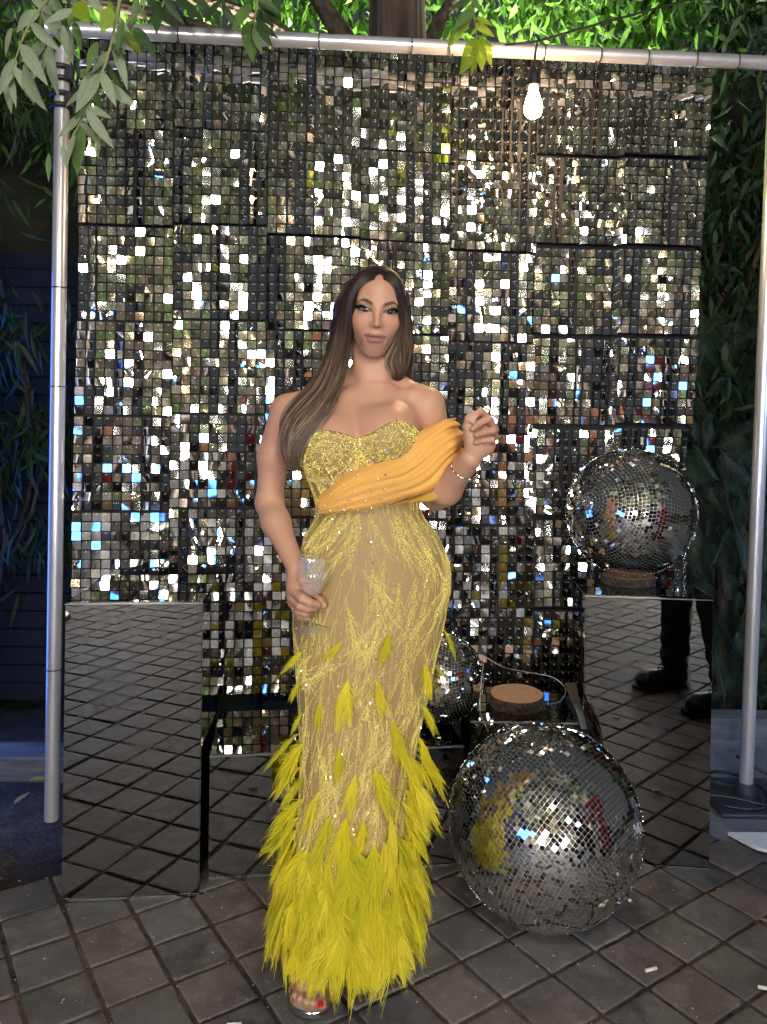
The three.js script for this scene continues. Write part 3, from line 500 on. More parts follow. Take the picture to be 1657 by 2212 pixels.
// ------------------------------------------------------------------ mirror balls
const tileMat = std({ color: lin(0.88, 0.88, 0.86), metalness: 1, roughness: 0.02 });
const gapGlintMat = std({ color: lin(0.72, 0.72, 0.7), metalness: 0.7, roughness: 0.22 });  // bright gap colour stands in for glints along the tile edges
function mirrorBall(label, c, R, axis, tile, single) {
  const t = thing('mirror_ball', label, 'mirror ball', [c.x, c.y - R, c.z]);
  const q = new THREE.Quaternion().setFromUnitVectors(V(0, 1, 0), axis.clone().normalize()), ctr = V(0, R, 0), toCam = V(-c.x, CAM_H - c.y, -c.z).normalize();
  part('core', new THREE.SphereGeometry(R - 0.0022, 64, 40).translate(0, R, 0), gapGlintMat, t);
  const rows = Math.round(Math.PI * R / tile), list = [];
  for (let k = 0; k < rows; k++) {
    const th = (k + 0.5) / rows * Math.PI, n = Math.max(4, Math.round(2 * Math.PI * R * Math.sin(th) / tile)), off = rnd();
    for (let i = 0; i < n; i++) { if (rnd() < 0.004) continue; const ph = (i + off) / n * 6.28318; list.push({ th, ph, n, w: 2 * Math.PI * R * Math.sin(th) / n }); }
  }
  const S = new Soup(), m = new THREE.Matrix4(), b = V(), up = V(), side = V();
  const facet = (o, S) => {
    b.set(Math.sin(o.th) * Math.cos(o.ph), Math.cos(o.th), Math.sin(o.th) * Math.sin(o.ph)); side.set(-Math.sin(o.ph), 0, Math.cos(o.ph)); up.crossVectors(side, b);
    const nn = b.clone().addScaledVector(side, gauss(0.03)).addScaledVector(up, gauss(0.03)).normalize(); const s2 = side.clone().addScaledVector(nn, -side.dot(nn)).normalize(), u2 = V().crossVectors(s2, nn);
    const hw = Math.min(o.w, tile * 1.3) * 0.5 - tile * 0.045, hh = tile * 0.455, v = (x, y, z) => { const p = b.clone().multiplyScalar(R + z).addScaledVector(s2, x).addScaledVector(u2, y).applyQuaternion(q).add(ctr); return S.v(p.x, p.y, p.z); };
    const top = [v(-hw, -hh, 0), v(hw, -hh, 0), v(hw, hh, 0), v(-hw, hh, 0)]; S.quad(top[0], top[3], top[2], top[1]);
    const f = [v(-hw, -hh, 0), v(hw, -hh, 0), v(hw, hh, 0), v(-hw, hh, 0)], g = [v(-hw, -hh, -0.002), v(hw, -hh, -0.002), v(hw, hh, -0.002), v(-hw, hh, -0.002)];
    for (let k = 0; k < 4; k++) { const l = (k + 1) % 4; S.quad(f[k], g[k], g[l], f[l]); }
  };
  for (const o of list) { b.set(Math.sin(o.th) * Math.cos(o.ph), Math.cos(o.th), Math.sin(o.th) * Math.sin(o.ph)).applyQuaternion(q); o.face = b.dot(toCam); }
  list.sort((a, z) => z.face - a.face);
  list.forEach((o, i) => { if (i < single) { const s = new Soup(); facet(o, s); part('mirror_tile', s.geo(), tileMat, t); } else facet(o, S); });
  part('mirror_tile', S.geo(), tileMat, t).userData.kind = 'stuff';
  const cp = axis.clone().normalize();
  part('end_cap', merge([cyl(0.02, 0.016, 0.006, 20, 0, R - 0.001, 0), new THREE.TorusGeometry(0.01, 0.0016, 6, 18).translate(0, R + 0.012, 0)]).applyQuaternion(q).translate(0, R, 0), chrome, t);
  return t;
}
const big = at(1175, 1775, 2.13); big.y = 0.262;
mirrorBall('large mirror ball lying on the pavers at right', big, 0.262, V(0.68, -0.415, 0.604), 0.0118, 300);
const upC = at(1362, 1102, 2.6); upC.y = 0.8625 + 0.2125;
mirrorBall('mirror ball resting on a wood slice on the tall right box', upC, 0.2135, V(-0.82, 0.176, 0.54), 0.0118, 300);
const smC = at(949, 1441, 2.575); smC.y = 0.371 + 0.148;
mirrorBall('small mirror ball on the low box, partly behind the dress', smC, 0.148, V(0.93, 0.12, 0.3), 0.0112, 150);

// thin hanging wires and black tape by the small ball; chain behind the tall right box
{
  const w = thing('hanging_wire', 'thin loose wire running from the small mirror ball over the wood slice', 'wire', [0.36, 0.43, -2.55]);
  const wire = std({ color: lin(0.4, 0.4, 0.4), metalness: 0.8, roughness: 0.35 });
  worldPart('wire', tube([at(1047, 1418, 2.5), at(1085, 1440, 2.5), at(1140, 1452, 2.52), at(1200, 1466, 2.52), at(1222, 1490, 2.5), at(1210, 1515, 2.46), at(1185, 1521, 2.43)], 0.0011, 40, 6), wire, w);
  worldPart('wire', tube([at(1047, 1418, 2.5), at(1040, 1470, 2.44), at(1038, 1540, 2.41), at(1055, 1580, 2.4)], 0.001, 20, 6), wire, w);
  const s = thing('black_strap', 'black strap hanging over the side of the tall right box', 'strap', [0.6, 0.43, -2.43]);
  const ps = [at(1232, 1475, 2.5), at(1240, 1505, 2.45), at(1252, 1535, 2.42), at(1262, 1575, 2.4)], S = new Soup();
  ps.forEach((p, i) => { const h = [0.02, 0.014, 0.011, 0.009][i]; S.v(p.x - h, p.y, p.z); S.v(p.x + h, p.y, p.z); S.v(p.x - h, p.y, p.z - 0.002); S.v(p.x + h, p.y, p.z - 0.002); });
  for (let i = 0; i < 3; i++) { const k = i * 4; S.quad(k, k + 1, k + 5, k + 4); S.quad(k + 2, k + 6, k + 7, k + 3); S.quad(k, k + 4, k + 6, k + 2); S.quad(k + 1, k + 3, k + 7, k + 5); }
  worldPart('band', S.geo(), blackPlastic, s);
  const c = thing('metal_chain', 'short metal chain hanging behind the tall right box', 'chain', at(1478, 1282, 2.86).toArray());
  const link = new THREE.TorusGeometry(0.009, 0.0016, 6, 16).scale(0.7, 1.5, 1);
  for (let k = 0; k < 14; k++) part('link', link, chrome, c, [0, -0.06 + k * 0.022, 0]).rotation.y = k % 2 ? 1.4 : 0.2;
}
// ------------------------------------------------------------------ string light with the burning bulb
{
  const D = 2.55, bp = at(1152, 222, D), s = thing('string_light', 'lit warm bulb hanging on a black cable in front of the backdrop', 'light bulb', bp.toArray());
  const cable = paint([0.02, 0.018, 0.016], 0.5);
  worldPart('cable', merge([tube([at(1490, -2, 2.75), at(1330, 42, 2.68), at(1230, 69, 2.62), at(1165, 88, 2.56), at(1130, 93, 2.56), at(1092, 97, 2.6)], 0.0042, 40, 8), tube([at(1163, 84, 2.55), at(1157, 110, 2.55), at(1154, 152, 2.55)], 0.0036, 10, 8)]), cable, s);
  const top = at(1153, 150, D), k = D / FOC;
  part('socket', merge([cyl(0.0215, 0.019, 0.036, 20, 0, 0.028 + 0.026, 0), cyl(0.014, 0.0075, 0.03, 16, 0, 0.09, 0), cyl(0.0225, 0.0225, 0.006, 20, 0, 0.054, 0)]), blackPlastic, s);
  const prof = [[0.0001, -0.052], [0.012, -0.05], [0.022, -0.043], [0.0285, -0.031], [0.03, -0.019], [0.0285, -0.005], [0.024, 0.012], [0.018, 0.028], [0.0145, 0.042], [0.0135, 0.056]].map(([r, y]) => new THREE.Vector2(r, y));
  part('bulb', new THREE.LatheGeometry(prof, 32), glow([1, 0.62, 0.32], 110), s);
  const L = new THREE.PointLight(lin(1, 0.66, 0.36), 1.1); L.position.copy(bp).add(V(0, -0.02, 0)); L.castShadow = true; L.shadow.radius = 1.3; scene.add(L);
}
// ------------------------------------------------------------------ the woman
const WD = 1.87, W = (px, py, dz = 0) => at(px, py, WD - dz), MM = WD / FOC;       // a point dz metres nearer than her middle plane
const woman = thing('person', 'woman with long brown hair in a strapless yellow beaded feather gown holding a wine glass', 'person', [W(775, 2000).x, 0, -WD]);
const skinTone = [0.45, 0.24, 0.15];
// --- head, in its own axes: x to the right of the picture, y up, z to the front
const HC = W(811, 676, 0.015), headQ = new THREE.Quaternion().setFromEuler(new THREE.Euler(0.125, 0.075, -0.072, 'YXZ')), headInv = headQ.clone().invert();
const HX = 0.905, hv = (x, y, z) => V(x * HX, y, z).applyQuaternion(headQ).add(HC);
const headLocal = (() => {
  const P = [[ell(V(0, 0.026, -0.02), 0.069, 0.083, 0.088), 0.02], [ell(V(0, -0.012, 0.014), 0.0615, 0.07, 0.066), 0.02], [ell(V(0, -0.048, 0.024), 0.0485, 0.05, 0.054), 0.025], [ell(V(0, -0.086, 0.05), 0.024, 0.0165, 0.0175), 0.035],
    [ell(V(-0.04, -0.022, 0.044), 0.021, 0.02, 0.024), 0.022], [ell(V(0.04, -0.022, 0.044), 0.021, 0.02, 0.024), 0.022], [ell(V(0, 0.044, 0.043), 0.045, 0.032, 0.03), 0.03],
    [cap(V(-0.044, 0.0235, 0.06), V(-0.014, 0.0185, 0.073), 0.006, 0.006), 0.016], [cap(V(0.044, 0.0235, 0.06), V(0.014, 0.0185, 0.073), 0.006, 0.006), 0.016]];
  const base = blend(P);
  const sockets = [ell(V(-0.0318, 0.002, 0.093), 0.0195, 0.0125, 0.0165), ell(V(0.0318, 0.002, 0.093), 0.0195, 0.0125, 0.0165)];
  const lids = [ell(V(-0.0315, 0.0025, 0.0635), 0.0165, 0.0125, 0.0125), ell(V(0.0315, 0.0025, 0.0635), 0.0165, 0.0125, 0.0125)];
  const nose = blend([[cap(V(0, 0.014, 0.077), V(0, -0.024, 0.095), 0.005, 0.0064), 0.006], [ell(V(0, -0.028, 0.0955), 0.0078, 0.0075, 0.008), 0.007], [ell(V(-0.0085, -0.0305, 0.087), 0.0049, 0.0052, 0.0078), 0.006], [ell(V(0.0085, -0.0305, 0.087), 0.0049, 0.0052, 0.0078), 0.006]]);
  const nostril = [ell(V(-0.0058, -0.0352, 0.0915), 0.0033, 0.002, 0.0046), ell(V(0.0058, -0.0352, 0.0915), 0.0033, 0.002, 0.0046)];
  const mouth = blend([[ell(V(0, -0.062, 0.071), 0.029, 0.017, 0.014), 0.01]]);
  const upper = blend([[ell(V(-0.008, -0.0535, 0.084), 0.013, 0.0052, 0.006), 0.004], [ell(V(0.008, -0.0535, 0.084), 0.013, 0.0052, 0.006), 0.004], [ell(V(-0.017, -0.0555, 0.0785), 0.009, 0.0034, 0.005), 0.004], [ell(V(0.017, -0.0555, 0.0785), 0.009, 0.0034, 0.005), 0.004]]);
  const lower = blend([[ell(V(-0.007, -0.0648, 0.083), 0.0145, 0.0068, 0.0078), 0.006], [ell(V(0.007, -0.0648, 0.083), 0.0145, 0.0068, 0.0078), 0.006]]);
  const slit = ell(V(0, -0.0580, 0.092), 0.023, 0.0009, 0.006);
  const ears = [ell(V(-0.067, 0, -0.016), 0.006, 0.026, 0.017), ell(V(0.067, 0, -0.016), 0.006, 0.026, 0.017)];
  return (x, y, z) => {
    let d = base(x, y, z);
    if (z > 0.02 && d < 0.06) {
      d = smax(d, -Math.min(sockets[0](x, y, z), sockets[1](x, y, z)), 0.012);
      d = smin(d, Math.min(lids[0](x, y, z), lids[1](x, y, z)), 0.006);
      d = smin(d, nose(x, y, z + 0.0025), 0.016); d = smax(d, -Math.min(nostril[0](x, y, z + 0.0025), nostril[1](x, y, z + 0.0025)), 0.0025);
      d = smin(d, mouth(x, y, z), 0.018);
      d = smin(d, smin(upper(x, y, z), lower(x, y, z), 0.0012), 0.0045); d = smax(d, -slit(x, y, z), 0.003);
    }
    return smin(d, Math.min(ears[0](x, y, z), ears[1](x, y, z)), 0.008);
  };
})();
const faceZ = (x, y) => { let z = 0.13; for (let k = 0; k < 60; k++) { const d = headLocal(x, y, z); if (d < 0.0001) break; z -= Math.max(d * 0.7, 0.00008); } return z; };

// --- torso and dress outline: rows of [height, left, right, half depth, middle of depth]
const rowsT = [[835, 748, 862, .05, -.015], [862, 668, 905, .058, -.012], [888, 645, 930, .074, -.006], [920, 640, 918, .084, 0], [960, 652, 902, .09, .002], [1000, 660, 899, .09, .002], [1040, 671, 898, .087, .004], [1075, 683, 900, .083, .004], [1106, 688, 907, .082, .004], [1130, 680, 922, .087, .004], [1160, 664, 943, .098, 0], [1200, 651, 962, .112, -.008], [1240, 643, 970, .12, -.014], [1290, 638, 968, .121, -.014], [1340, 637, 957, .117, -.008], [1400, 640, 941, .111, 0], [1480, 645, 923, .104, .004], [1560, 650, 905, .098, .006], [1640, 653, 889, .095, .006], [1720, 650, 876, .098, .008], [1800, 642, 870, .106, .008], [1880, 630, 872, .118, .006], [1960, 618, 874, .128, .004], [2016, 612, 874, .133, .002]]
  .map(([py, l, r, b, z]) => { const a = W(l, py), c = W(r, py); return [(a.y + c.y) / 2, (a.x + c.x) / 2, (c.x - a.x) / 2, b, z - WD]; }).reverse();
const tX = table(rowsT, 1), tA = table(rowsT, 2), tB = table(rowsT, 3), tZ = table(rowsT, 4), Y0 = rowsT[0][0], Y1 = rowsT[rowsT.length - 1][0];
const column = (x, y, z) => {
  const yy = clamp(y, Y0, Y1), a = tA(yy), b = tB(yy), u = (x - tX(yy)) / a, v = (z - tZ(yy)) / b, r = Math.hypot(u, v), d = (r - 1) * Math.min(a, b) * (r < 1e-6 ? 1 : Math.min(1.35, Math.hypot(u * a, v * b) / (r * Math.min(a, b)) * 0.8 + 0.1));
  return y > Y1 ? Math.max(d, y - Y1) : y < Y0 ? Math.max(d, Y0 - y) : d;
};
const bustL = W(714, 972, 0.06), bustR = W(836, 950, 0.058);
const bl1 = blend([[ell(bustL, 0.074, 0.07, 0.069), 0.01], [cap(W(708, 900, -0.03), W(716, 948, 0.058), 0.03, 0.056), 0.04]]), br1 = blend([[ell(bustR, 0.074, 0.07, 0.069), 0.01], [cap(W(844, 880, -0.03), W(836, 928, 0.056), 0.03, 0.056), 0.04]]);
const bust = (x, y, z) => smin(bl1(x, y, z), br1(x, y, z), 0.002);
const torsoDress = (x, y, z) => smin(column(x, y, z), smin(bl1(x, y, z), br1(x, y, z), 0.03), 0.012);
const torso = (x, y, z) => smin(column(x, y, z), bust(x, y, z), 0.045);
const sh = { l: W(622, 889, -0.012), r: W(921, 874, -0.012), le: W(582, 1086, -0.03), lw: W(639, 1226, 0.09), re: W(941, 1066, -0.02), rw: W(1015, 992, 0.15) };
const arms = blend([
  [cap(sh.l, W(591, 985, -0.025), 0.044, 0.0365), 0.02], [cap(W(591, 985, -0.025), sh.le, 0.0365, 0.031), 0.02], [cap(sh.le, W(596, 1128, 0.01), 0.0315, 0.033), 0.02], [cap(W(596, 1128, 0.01), sh.lw, 0.0325, 0.0215), 0.02],
  [cap(sh.r, W(940, 975, -0.02), 0.045, 0.041), 0.02], [cap(W(940, 975, -0.02), sh.re, 0.041, 0.037), 0.02], [cap(sh.re, W(962, 1056, 0.06), 0.037, 0.037), 0.02], [cap(W(962, 1056, 0.06), sh.rw, 0.037, 0.0245), 0.02]]);
const neck = blend([[cap(W(805, 850, -0.02), hv(0, -0.07, -0.012), 0.051, 0.0445), 0.02], [cap(W(790, 812, -0.035), W(655, 868, -0.025), 0.03, 0.028), 0.03], [cap(W(825, 812, -0.035), W(895, 853, -0.025), 0.03, 0.028), 0.03],
  [cap(W(796, 868, 0.03), W(700, 856, 0.016), 0.008, 0.008), 0.03], [cap(W(818, 866, 0.03), W(893, 850, 0.012), 0.008, 0.008), 0.03], [cap(hv(-0.052, -0.055, -0.02), W(800, 858, 0.03), 0.012, 0.008), 0.025], [cap(hv(0.052, -0.055, -0.02), W(816, 858, 0.03), 0.012, 0.008), 0.025]]);
const legs = blend([[chain([W(745, 1300, 0), W(742, 1600, 0.03), W(690, 1920, 0.0)], [0.075, 0.05, 0.036], 0.02), 0.02], [chain([W(850, 1300, -0.02), W(815, 1620, -0.02), W(790, 1950, -0.06)], [0.075, 0.05, 0.036], 0.02), 0.02]]);
// the foot that shows: toes towards the viewer
const footAt = (x, y, z) => V(-0.153 + x, y, -1.752 - z);    // z counts from the toe tips backwards
const toes = [[0.029, 0.03, 0.0125], [0.0095, 0.022, 0.0092], [-0.006, 0.026, 0.0085], [-0.021, 0.034, 0.008], [-0.034, 0.044, 0.0078]];
const footSdf = (dx, dz) => { const o = (x, y, z) => footAt(x + dx, y, z + dz); return blend([[chain([o(0.012, 0.036, 0.07), o(0.014, 0.06, 0.12), o(0.016, 0.12, 0.185)], [0.026, 0.03, 0.033], 0.02), 0.02], [ell(o(0.0, 0.032, 0.068), 0.041, 0.019, 0.034), 0.02], [cap(o(0.016, 0.12, 0.185), o(0.015, 0.105, 0.215), 0.033, 0.026), 0.02],
  ...toes.map(([x, z, r], i) => [chain([o(x * 0.92, 0.03, z + 0.03), o(x, 0.029 - i * 0.0003, z + 0.012), o(x * 1.0, 0.026, z - 0.014 + (i ? 0.004 : 0))], [r * 0.92, r * 0.9, r * 0.94], 0.003), 0.0035])]); };
const foot = footSdf(0, 0);
const bodySdf = (x, y, z) => {
  let d = torso(x, y, z) + 0.003; d = smin(d, neck(x, y, z), 0.022);
  const dl = V(x - HC.x, y - HC.y, z - HC.z); if (y > HC.y - 0.16) { dl.applyQuaternion(headInv); d = smin(d, headLocal(dl.x / HX, dl.y, dl.z) + 0.004, 0.02); }
  d = smin(d, arms(x, y, z), 0.022);
  if (y < 1.0) d = Math.min(d, legs(x, y, z)); if (y < 0.36) d = smin(d, foot(x, y, z), 0.02);
  return d;
};
// --- hands
const handR = (() => {
  const w = sh.rw, M = [W(1060, 912, 0.135), W(1068, 928, 0.14), W(1069, 944, 0.145), W(1063, 961, 0.15)];
  return blend([[cap(w, W(1036, 962, 0.15), 0.0225, 0.027), 0.012], [cap(W(1036, 962, 0.15), W(1048, 925, 0.142), 0.023, 0.018), 0.012], [ell(W(1018, 948, 0.158), 0.016, 0.028, 0.018), 0.014], [ell(W(1052, 957, 0.15), 0.018, 0.025, 0.016), 0.014],
    [chain([M[0], W(1039, 889, 0.158), W(1026, 898, 0.176), W(1021, 910, 0.18)], [0.0098, 0.0086, 0.0074, 0.0062], 0.0022), 0.003],
    [chain([M[1], W(1054, 905, 0.174), W(1036, 914, 0.186), W(1022, 926, 0.181)], [0.0098, 0.0087, 0.0076, 0.0063], 0.0022), 0.003],
    [chain([M[2], W(1064, 930, 0.18), W(1046, 934, 0.192), W(1029, 940, 0.186)], [0.0094, 0.0084, 0.0073, 0.0061], 0.0022), 0.003],
    [chain([M[3], W(1062, 950, 0.178), W(1045, 952, 0.187), W(1028, 956, 0.18)], [0.0084, 0.0074, 0.0066, 0.0056], 0.0022), 0.003],
    [chain([W(1016, 950, 0.158), W(1009, 922, 0.168), W(1012, 905, 0.174), W(1020, 893, 0.174)], [0.013, 0.0098, 0.0086, 0.0064], 0.004), 0.006]]);
})();
const stemP = W(671, 1318, 0.13);
const handL = (() => {
  const w = sh.lw, M = [W(634, 1277, 0.115), W(630, 1290, 0.108), W(632, 1303, 0.1), W(637, 1316, 0.092)];
  return blend([[cap(w, W(642, 1268, 0.1), 0.0205, 0.024), 0.012], [cap(W(644, 1268, 0.1), W(640, 1297, 0.1), 0.023, 0.02), 0.012], [cap(W(652, 1258, 0.112), W(664, 1274, 0.112), 0.016, 0.013), 0.012],
    [chain([M[0], W(652, 1292, 0.148), W(668, 1301, 0.152), W(686, 1306, 0.142)], [0.0115, 0.0105, 0.0095, 0.008], 0.003), 0.005],
    [chain([M[1], W(648, 1309, 0.14), W(664, 1314, 0.147), W(680, 1314, 0.135)], [0.011, 0.0103, 0.0092, 0.0078], 0.003), 0.005],
    [chain([M[2], W(645, 1320, 0.13), W(659, 1325, 0.139), W(672, 1323, 0.118)], [0.0105, 0.0095, 0.0085, 0.0074], 0.003), 0.005],
    [chain([M[3], W(648, 1331, 0.118), W(661, 1334, 0.126), W(670, 1331, 0.108)], [0.009, 0.0082, 0.0074, 0.0066], 0.003), 0.005],
    [chain([W(660, 1272, 0.11), W(677, 1287, 0.108), W(690, 1298, 0.114), W(699, 1308, 0.118)], [0.0135, 0.0112, 0.0098, 0.0078], 0.004), 0.006]]);
})();
// --- skin with make-up: left half of the map is bare skin, right half the face seen straight on
const FW = 0.17, FH = 0.24, brow = (s, x, y) => { const t = (Math.abs(x) - 0.0098) / 0.0455; if (t < 0 || t > 1) return 0; const c = 0.0135 + 0.0112 * Math.sin(Math.min(t, 0.68) / 0.68 * 1.5) - (t > 0.68 ? (t - 0.68) * 0.022 : 0), h = 0.0049 * (t > 0.45 ? Math.pow(1 - (t - 0.45) / 0.56, 0.8) : 1), e = Math.abs(y - c) / Math.max(0.0004, h); return (1 - sstep(0.62, 1.12, e)) * sstep(-0.05, 0.22, t); };
const lidTop = (u) => 0.0048 * Math.pow(Math.max(0, 1 - u * u), 0.62), lidLow = (u) => -0.0034 * Math.pow(Math.max(0, 1 - u * u), 0.8), EYX = 0.0318, EYY = 0.0018, EW = 0.0164;
const eyeTilt = (u) => 0.0016 * u;          // outer corners higher
const skinMap = texture([2048, 1024], (u, v) => {
  const mott = 1 + 0.07 * (nB(u * 2, v) - 0.5) + 0.05 * (nF(u * 2, v) - 0.5);
  let c = skinTone.map((q, k) => q * mott * (1 + (k === 0 ? 0.03 : -0.03) * (nA(u * 2, v) - 0.5)));
  if (u < 0.5) return c;
  const x = ((u - 0.5) * 2 - 0.5) * FW, y = (v - 0.5) * FH, to = (col, k) => { for (let q = 0; q < 3; q++) c[q] = lerp(c[q], col[q], clamp(k)); };
  for (const s of [-1, 1]) {
    const ex = (x * s - EYX) / EW, ey = y - EYY - eyeTilt(ex);             // ex: -1 inner corner, 1 outer
    const bl = Math.exp(-(((x * s - 0.044) / 0.017) ** 2 + ((y + 0.026) / 0.015) ** 2)); to([0.5, 0.19, 0.13], bl * 0.4);
    if (x * s > 0) {
      const sh = Math.exp(-(((x * s - 0.037) / 0.015) ** 2)) * sstep(0.0225, 0.009, y) * sstep(-0.001, 0.004, y); to([0.2, 0.095, 0.08], sh * 0.75);
      if (ex > -1.06 && ex < 1.75) {
        const top = ex < 1 ? lidTop(clamp(ex, -1, 1)) : 0, wing = ex > 0.6 ? (ex - 0.6) * 0.0046 : 0, thick = 0.0018 + 0.005 * sstep(-0.7, 0.75, ex) * (ex > 1 ? Math.max(0, 1 - (ex - 1) / 0.75) : 1);
        const line = ey > -0.0012 + wing * 0.4 && ey < top + thick + wing ? 1 : 0, low = ex > -0.6 && ex < 1.2 && ey < 0.001 && ey > lidLow(clamp(ex, -1, 1)) - 0.0018 ? 0.9 * sstep(-0.8, 0.1, ex) : 0;
        to([0.008, 0.006, 0.006], Math.max(line, low));
      }
      const hair = 0.75 + 0.5 * (lattice4(x * 22 + y * 30, y * 14) - 0.5); to([0.062, 0.036, 0.026], brow(s, x, y) * clamp(hair + 0.25) * 0.95);
    }
  }
  const lx = x / 0.0292, my = -0.0582 + 0.0036 * lx * lx;
  if (Math.abs(lx) < 1) {
    const q = 1 - lx * lx, up = 0.0086 * Math.pow(q, 0.8) - 0.0013 * Math.exp(-((lx / 0.13) ** 2)), lo = 0.0138 * Math.pow(q, 0.72);
    const inLip = y > my ? 1 - sstep(up - 0.0008, up + 0.0004, y - my) : 1 - sstep(lo - 0.0008, lo + 0.0006, my - y); to([0.25, 0.095, 0.085], inLip * 0.92);
    to([0.1, 0.03, 0.03], (1 - sstep(0.0002, 0.0009, Math.abs(y - my))) * 0.8 * sstep(0, 0.15, q));  // shade between the closed lips painted as a dark line
  }
  return c;
}, true);
function lattice4(u, v) { return nE(u * 0.05, v * 0.05); }
const skinMat = phys({ color: lin(1, 1, 1), map: skinMap, roughness: 0.42, specularIntensity: 0.5, sheen: 0.25, sheenRoughness: 0.5, sheenColor: lin(0.5, 0.3, 0.22) });
{
  const bodyUV = (x, y) => [0.02 + 0.45 * ((x * 1.3) - Math.floor(x * 1.3)) , (y * 0.9) % 1];
  const body = nets(bodySdf, V(-0.42, 0.0, -2.08), V(0.3, HC.y - 0.06, -1.62), 0.0065, (x, y) => [0.25 + x * 0.4, (y * 0.5) % 1]);
  const head = nets(headLocal, V(-0.09, -0.125, -0.125), V(0.09, 0.125, 0.12), 0.0017, (x, y, z) => z > 0.0 ? [clamp(0.5 + 0.5 * (x / FW + 0.5), 0.502, 0.998), clamp(y / FH + 0.5, 0.002, 0.998)] : [0.25 + x, 0.5 + y]);
  head.scale(HX, 1, 1).applyQuaternion(headQ).translate(HC.x, HC.y, HC.z);
  const hR = nets(handR, W(985, 1015, 0.2).add(V(-0.01, -0.01, -0.13)), W(1095, 870, 0.22).add(V(0, 0, 0.03)), 0.0024, (x, y) => [0.25 + x * 0.4, 0.3 + y * 0.3]);
  const hL = nets(handL, W(610, 1350, 0.05).add(V(-0.01, -0.01, -0.05)), W(715, 1225, 0.2).add(V(0, 0, 0.02)), 0.0024, (x, y) => [0.25 + x * 0.4, 0.3 + y * 0.3]);
  const ft = nets(footSdf(0, 0), footAt(-0.06, 0.005, 0.26), footAt(0.06, 0.17, -0.02), 0.003, (x, y) => [0.25 + x * 0.4, 0.3 + y * 0.3]);
  worldPart('body', merge([body, head, hR, hL, ft]), skinMat, woman);
}
// --- eyes with lashes
{
  const S = new Soup(true), L = new Soup();
  for (const s of [-1, 1]) {
    const N = 36, M = 16, id = [];
    for (let j = 0; j <= M; j++) for (let i = 0; i <= N; i++) {
      const u = i / N * 2 - 1, t = j / M, ex = u, y = EYY + eyeTilt(ex) + lerp(lidLow(u) , lidTop(u), t), x = s * (EYX + u * EW), p = hv(x, y, faceZ(x, y) + 0.0005);
      const ix = x - (s * EYX + 0.0004), iy = y - EYY - 0.0014, r = Math.hypot(ix, iy), white = 0.17 - 0.1 * Math.abs(u) ** 3;  // eye white darkened, most at the corners, as shade from the lashes
      let c = lin(white, white * 0.9, white * 0.84); if (r < 0.0073) c = r < 0.0024 ? lin(0.004, 0.003, 0.003) : r > 0.0066 ? lin(0.012, 0.008, 0.006) : lin(0.014, 0.008, 0.005);
      id.push(S.v(p.x, p.y, p.z, 0, 0, c));
    }
    for (let j = 0; j < M; j++) for (let i = 0; i < N; i++) { const k = j * (N + 1) + i; if (s < 0) S.quad(id[k], id[k + N + 1], id[k + N + 2], id[k + 1]); else S.quad(id[k], id[k + 1], id[k + N + 2], id[k + N + 1]); }
    for (let k = 0; k < 34; k++) {
      const u = -0.75 + 1.72 * k / 33, x = s * (EYX + u * EW), y = EYY + eyeTilt(u) + lidTop(u), z = faceZ(x, y) + 0.0004, len = lerp(0.0045, 0.0098, sstep(-0.6, 0.8, u)), out = u * 0.55 * s;
      const a = hv(x - 0.00028, y, z), b = hv(x + 0.00028, y, z), m = hv(x + out * len * 0.4, y + len * 0.2, z + len * 0.6), e = hv(x + out * len, y + len * 0.75, z + len * 0.85); const q = [a, b, m, e].map((p) => L.v(p.x, p.y, p.z)); L.tri(q[0], q[1], q[2]); L.tri(q[0], q[2], q[3]); L.tri(q[1], q[3], q[2]);
    }
  }
  worldPart('eye', S.geo(), phys({ vertexColors: true, color: lin(1, 1, 1), roughness: 0.05, specularIntensity: 0.5 }), woman);
  worldPart('eyelashes', L.geo(), paint([0.006, 0.005, 0.005], 0.6), woman);
}
// ------------------------------------------------------------------ the gown: a surface round the body, measured once on a table
const NT = 192, NY = 260, HEM = 0.118, TOPY = W(775, 900, 0.1).y, surfR = new Float32Array((NT + 1) * (NY + 1));
const dressField = (x, y, z) => torsoDress(x, y, z) - 0.0035;
for (let j = 0; j <= NY; j++) {
  const y = lerp(HEM, TOPY, j / NY), cx = tX(y), cz = tZ(y);
  for (let i = 0; i <= NT; i++) {
    if (i === NT) { surfR[j * (NT + 1) + i] = surfR[j * (NT + 1)]; continue; }
    const th = i / NT * 6.28318530718, s = Math.sin(th), c = Math.cos(th); let r = 0.3;
    for (let k = 0; k < 80; k++) { const d = dressField(cx + s * r, y, cz + c * r); if (d < 0.0003) break; r -= Math.max(0.0004, d * 0.75); }
    surfR[j * (NT + 1) + i] = r;
  }
}
function radius(th, y) { const u = ((th / 6.28318530718) % 1 + 1) % 1 * NT, v = clamp((y - HEM) / (TOPY - HEM)) * NY, i = Math.min(NT - 1, u | 0), j = Math.min(NY - 1, v | 0), a = u - i, b = v - j, q = j * (NT + 1) + i; return lerp(lerp(surfR[q], surfR[q + 1], a), lerp(surfR[q + NT + 1], surfR[q + NT + 2], a), b); }
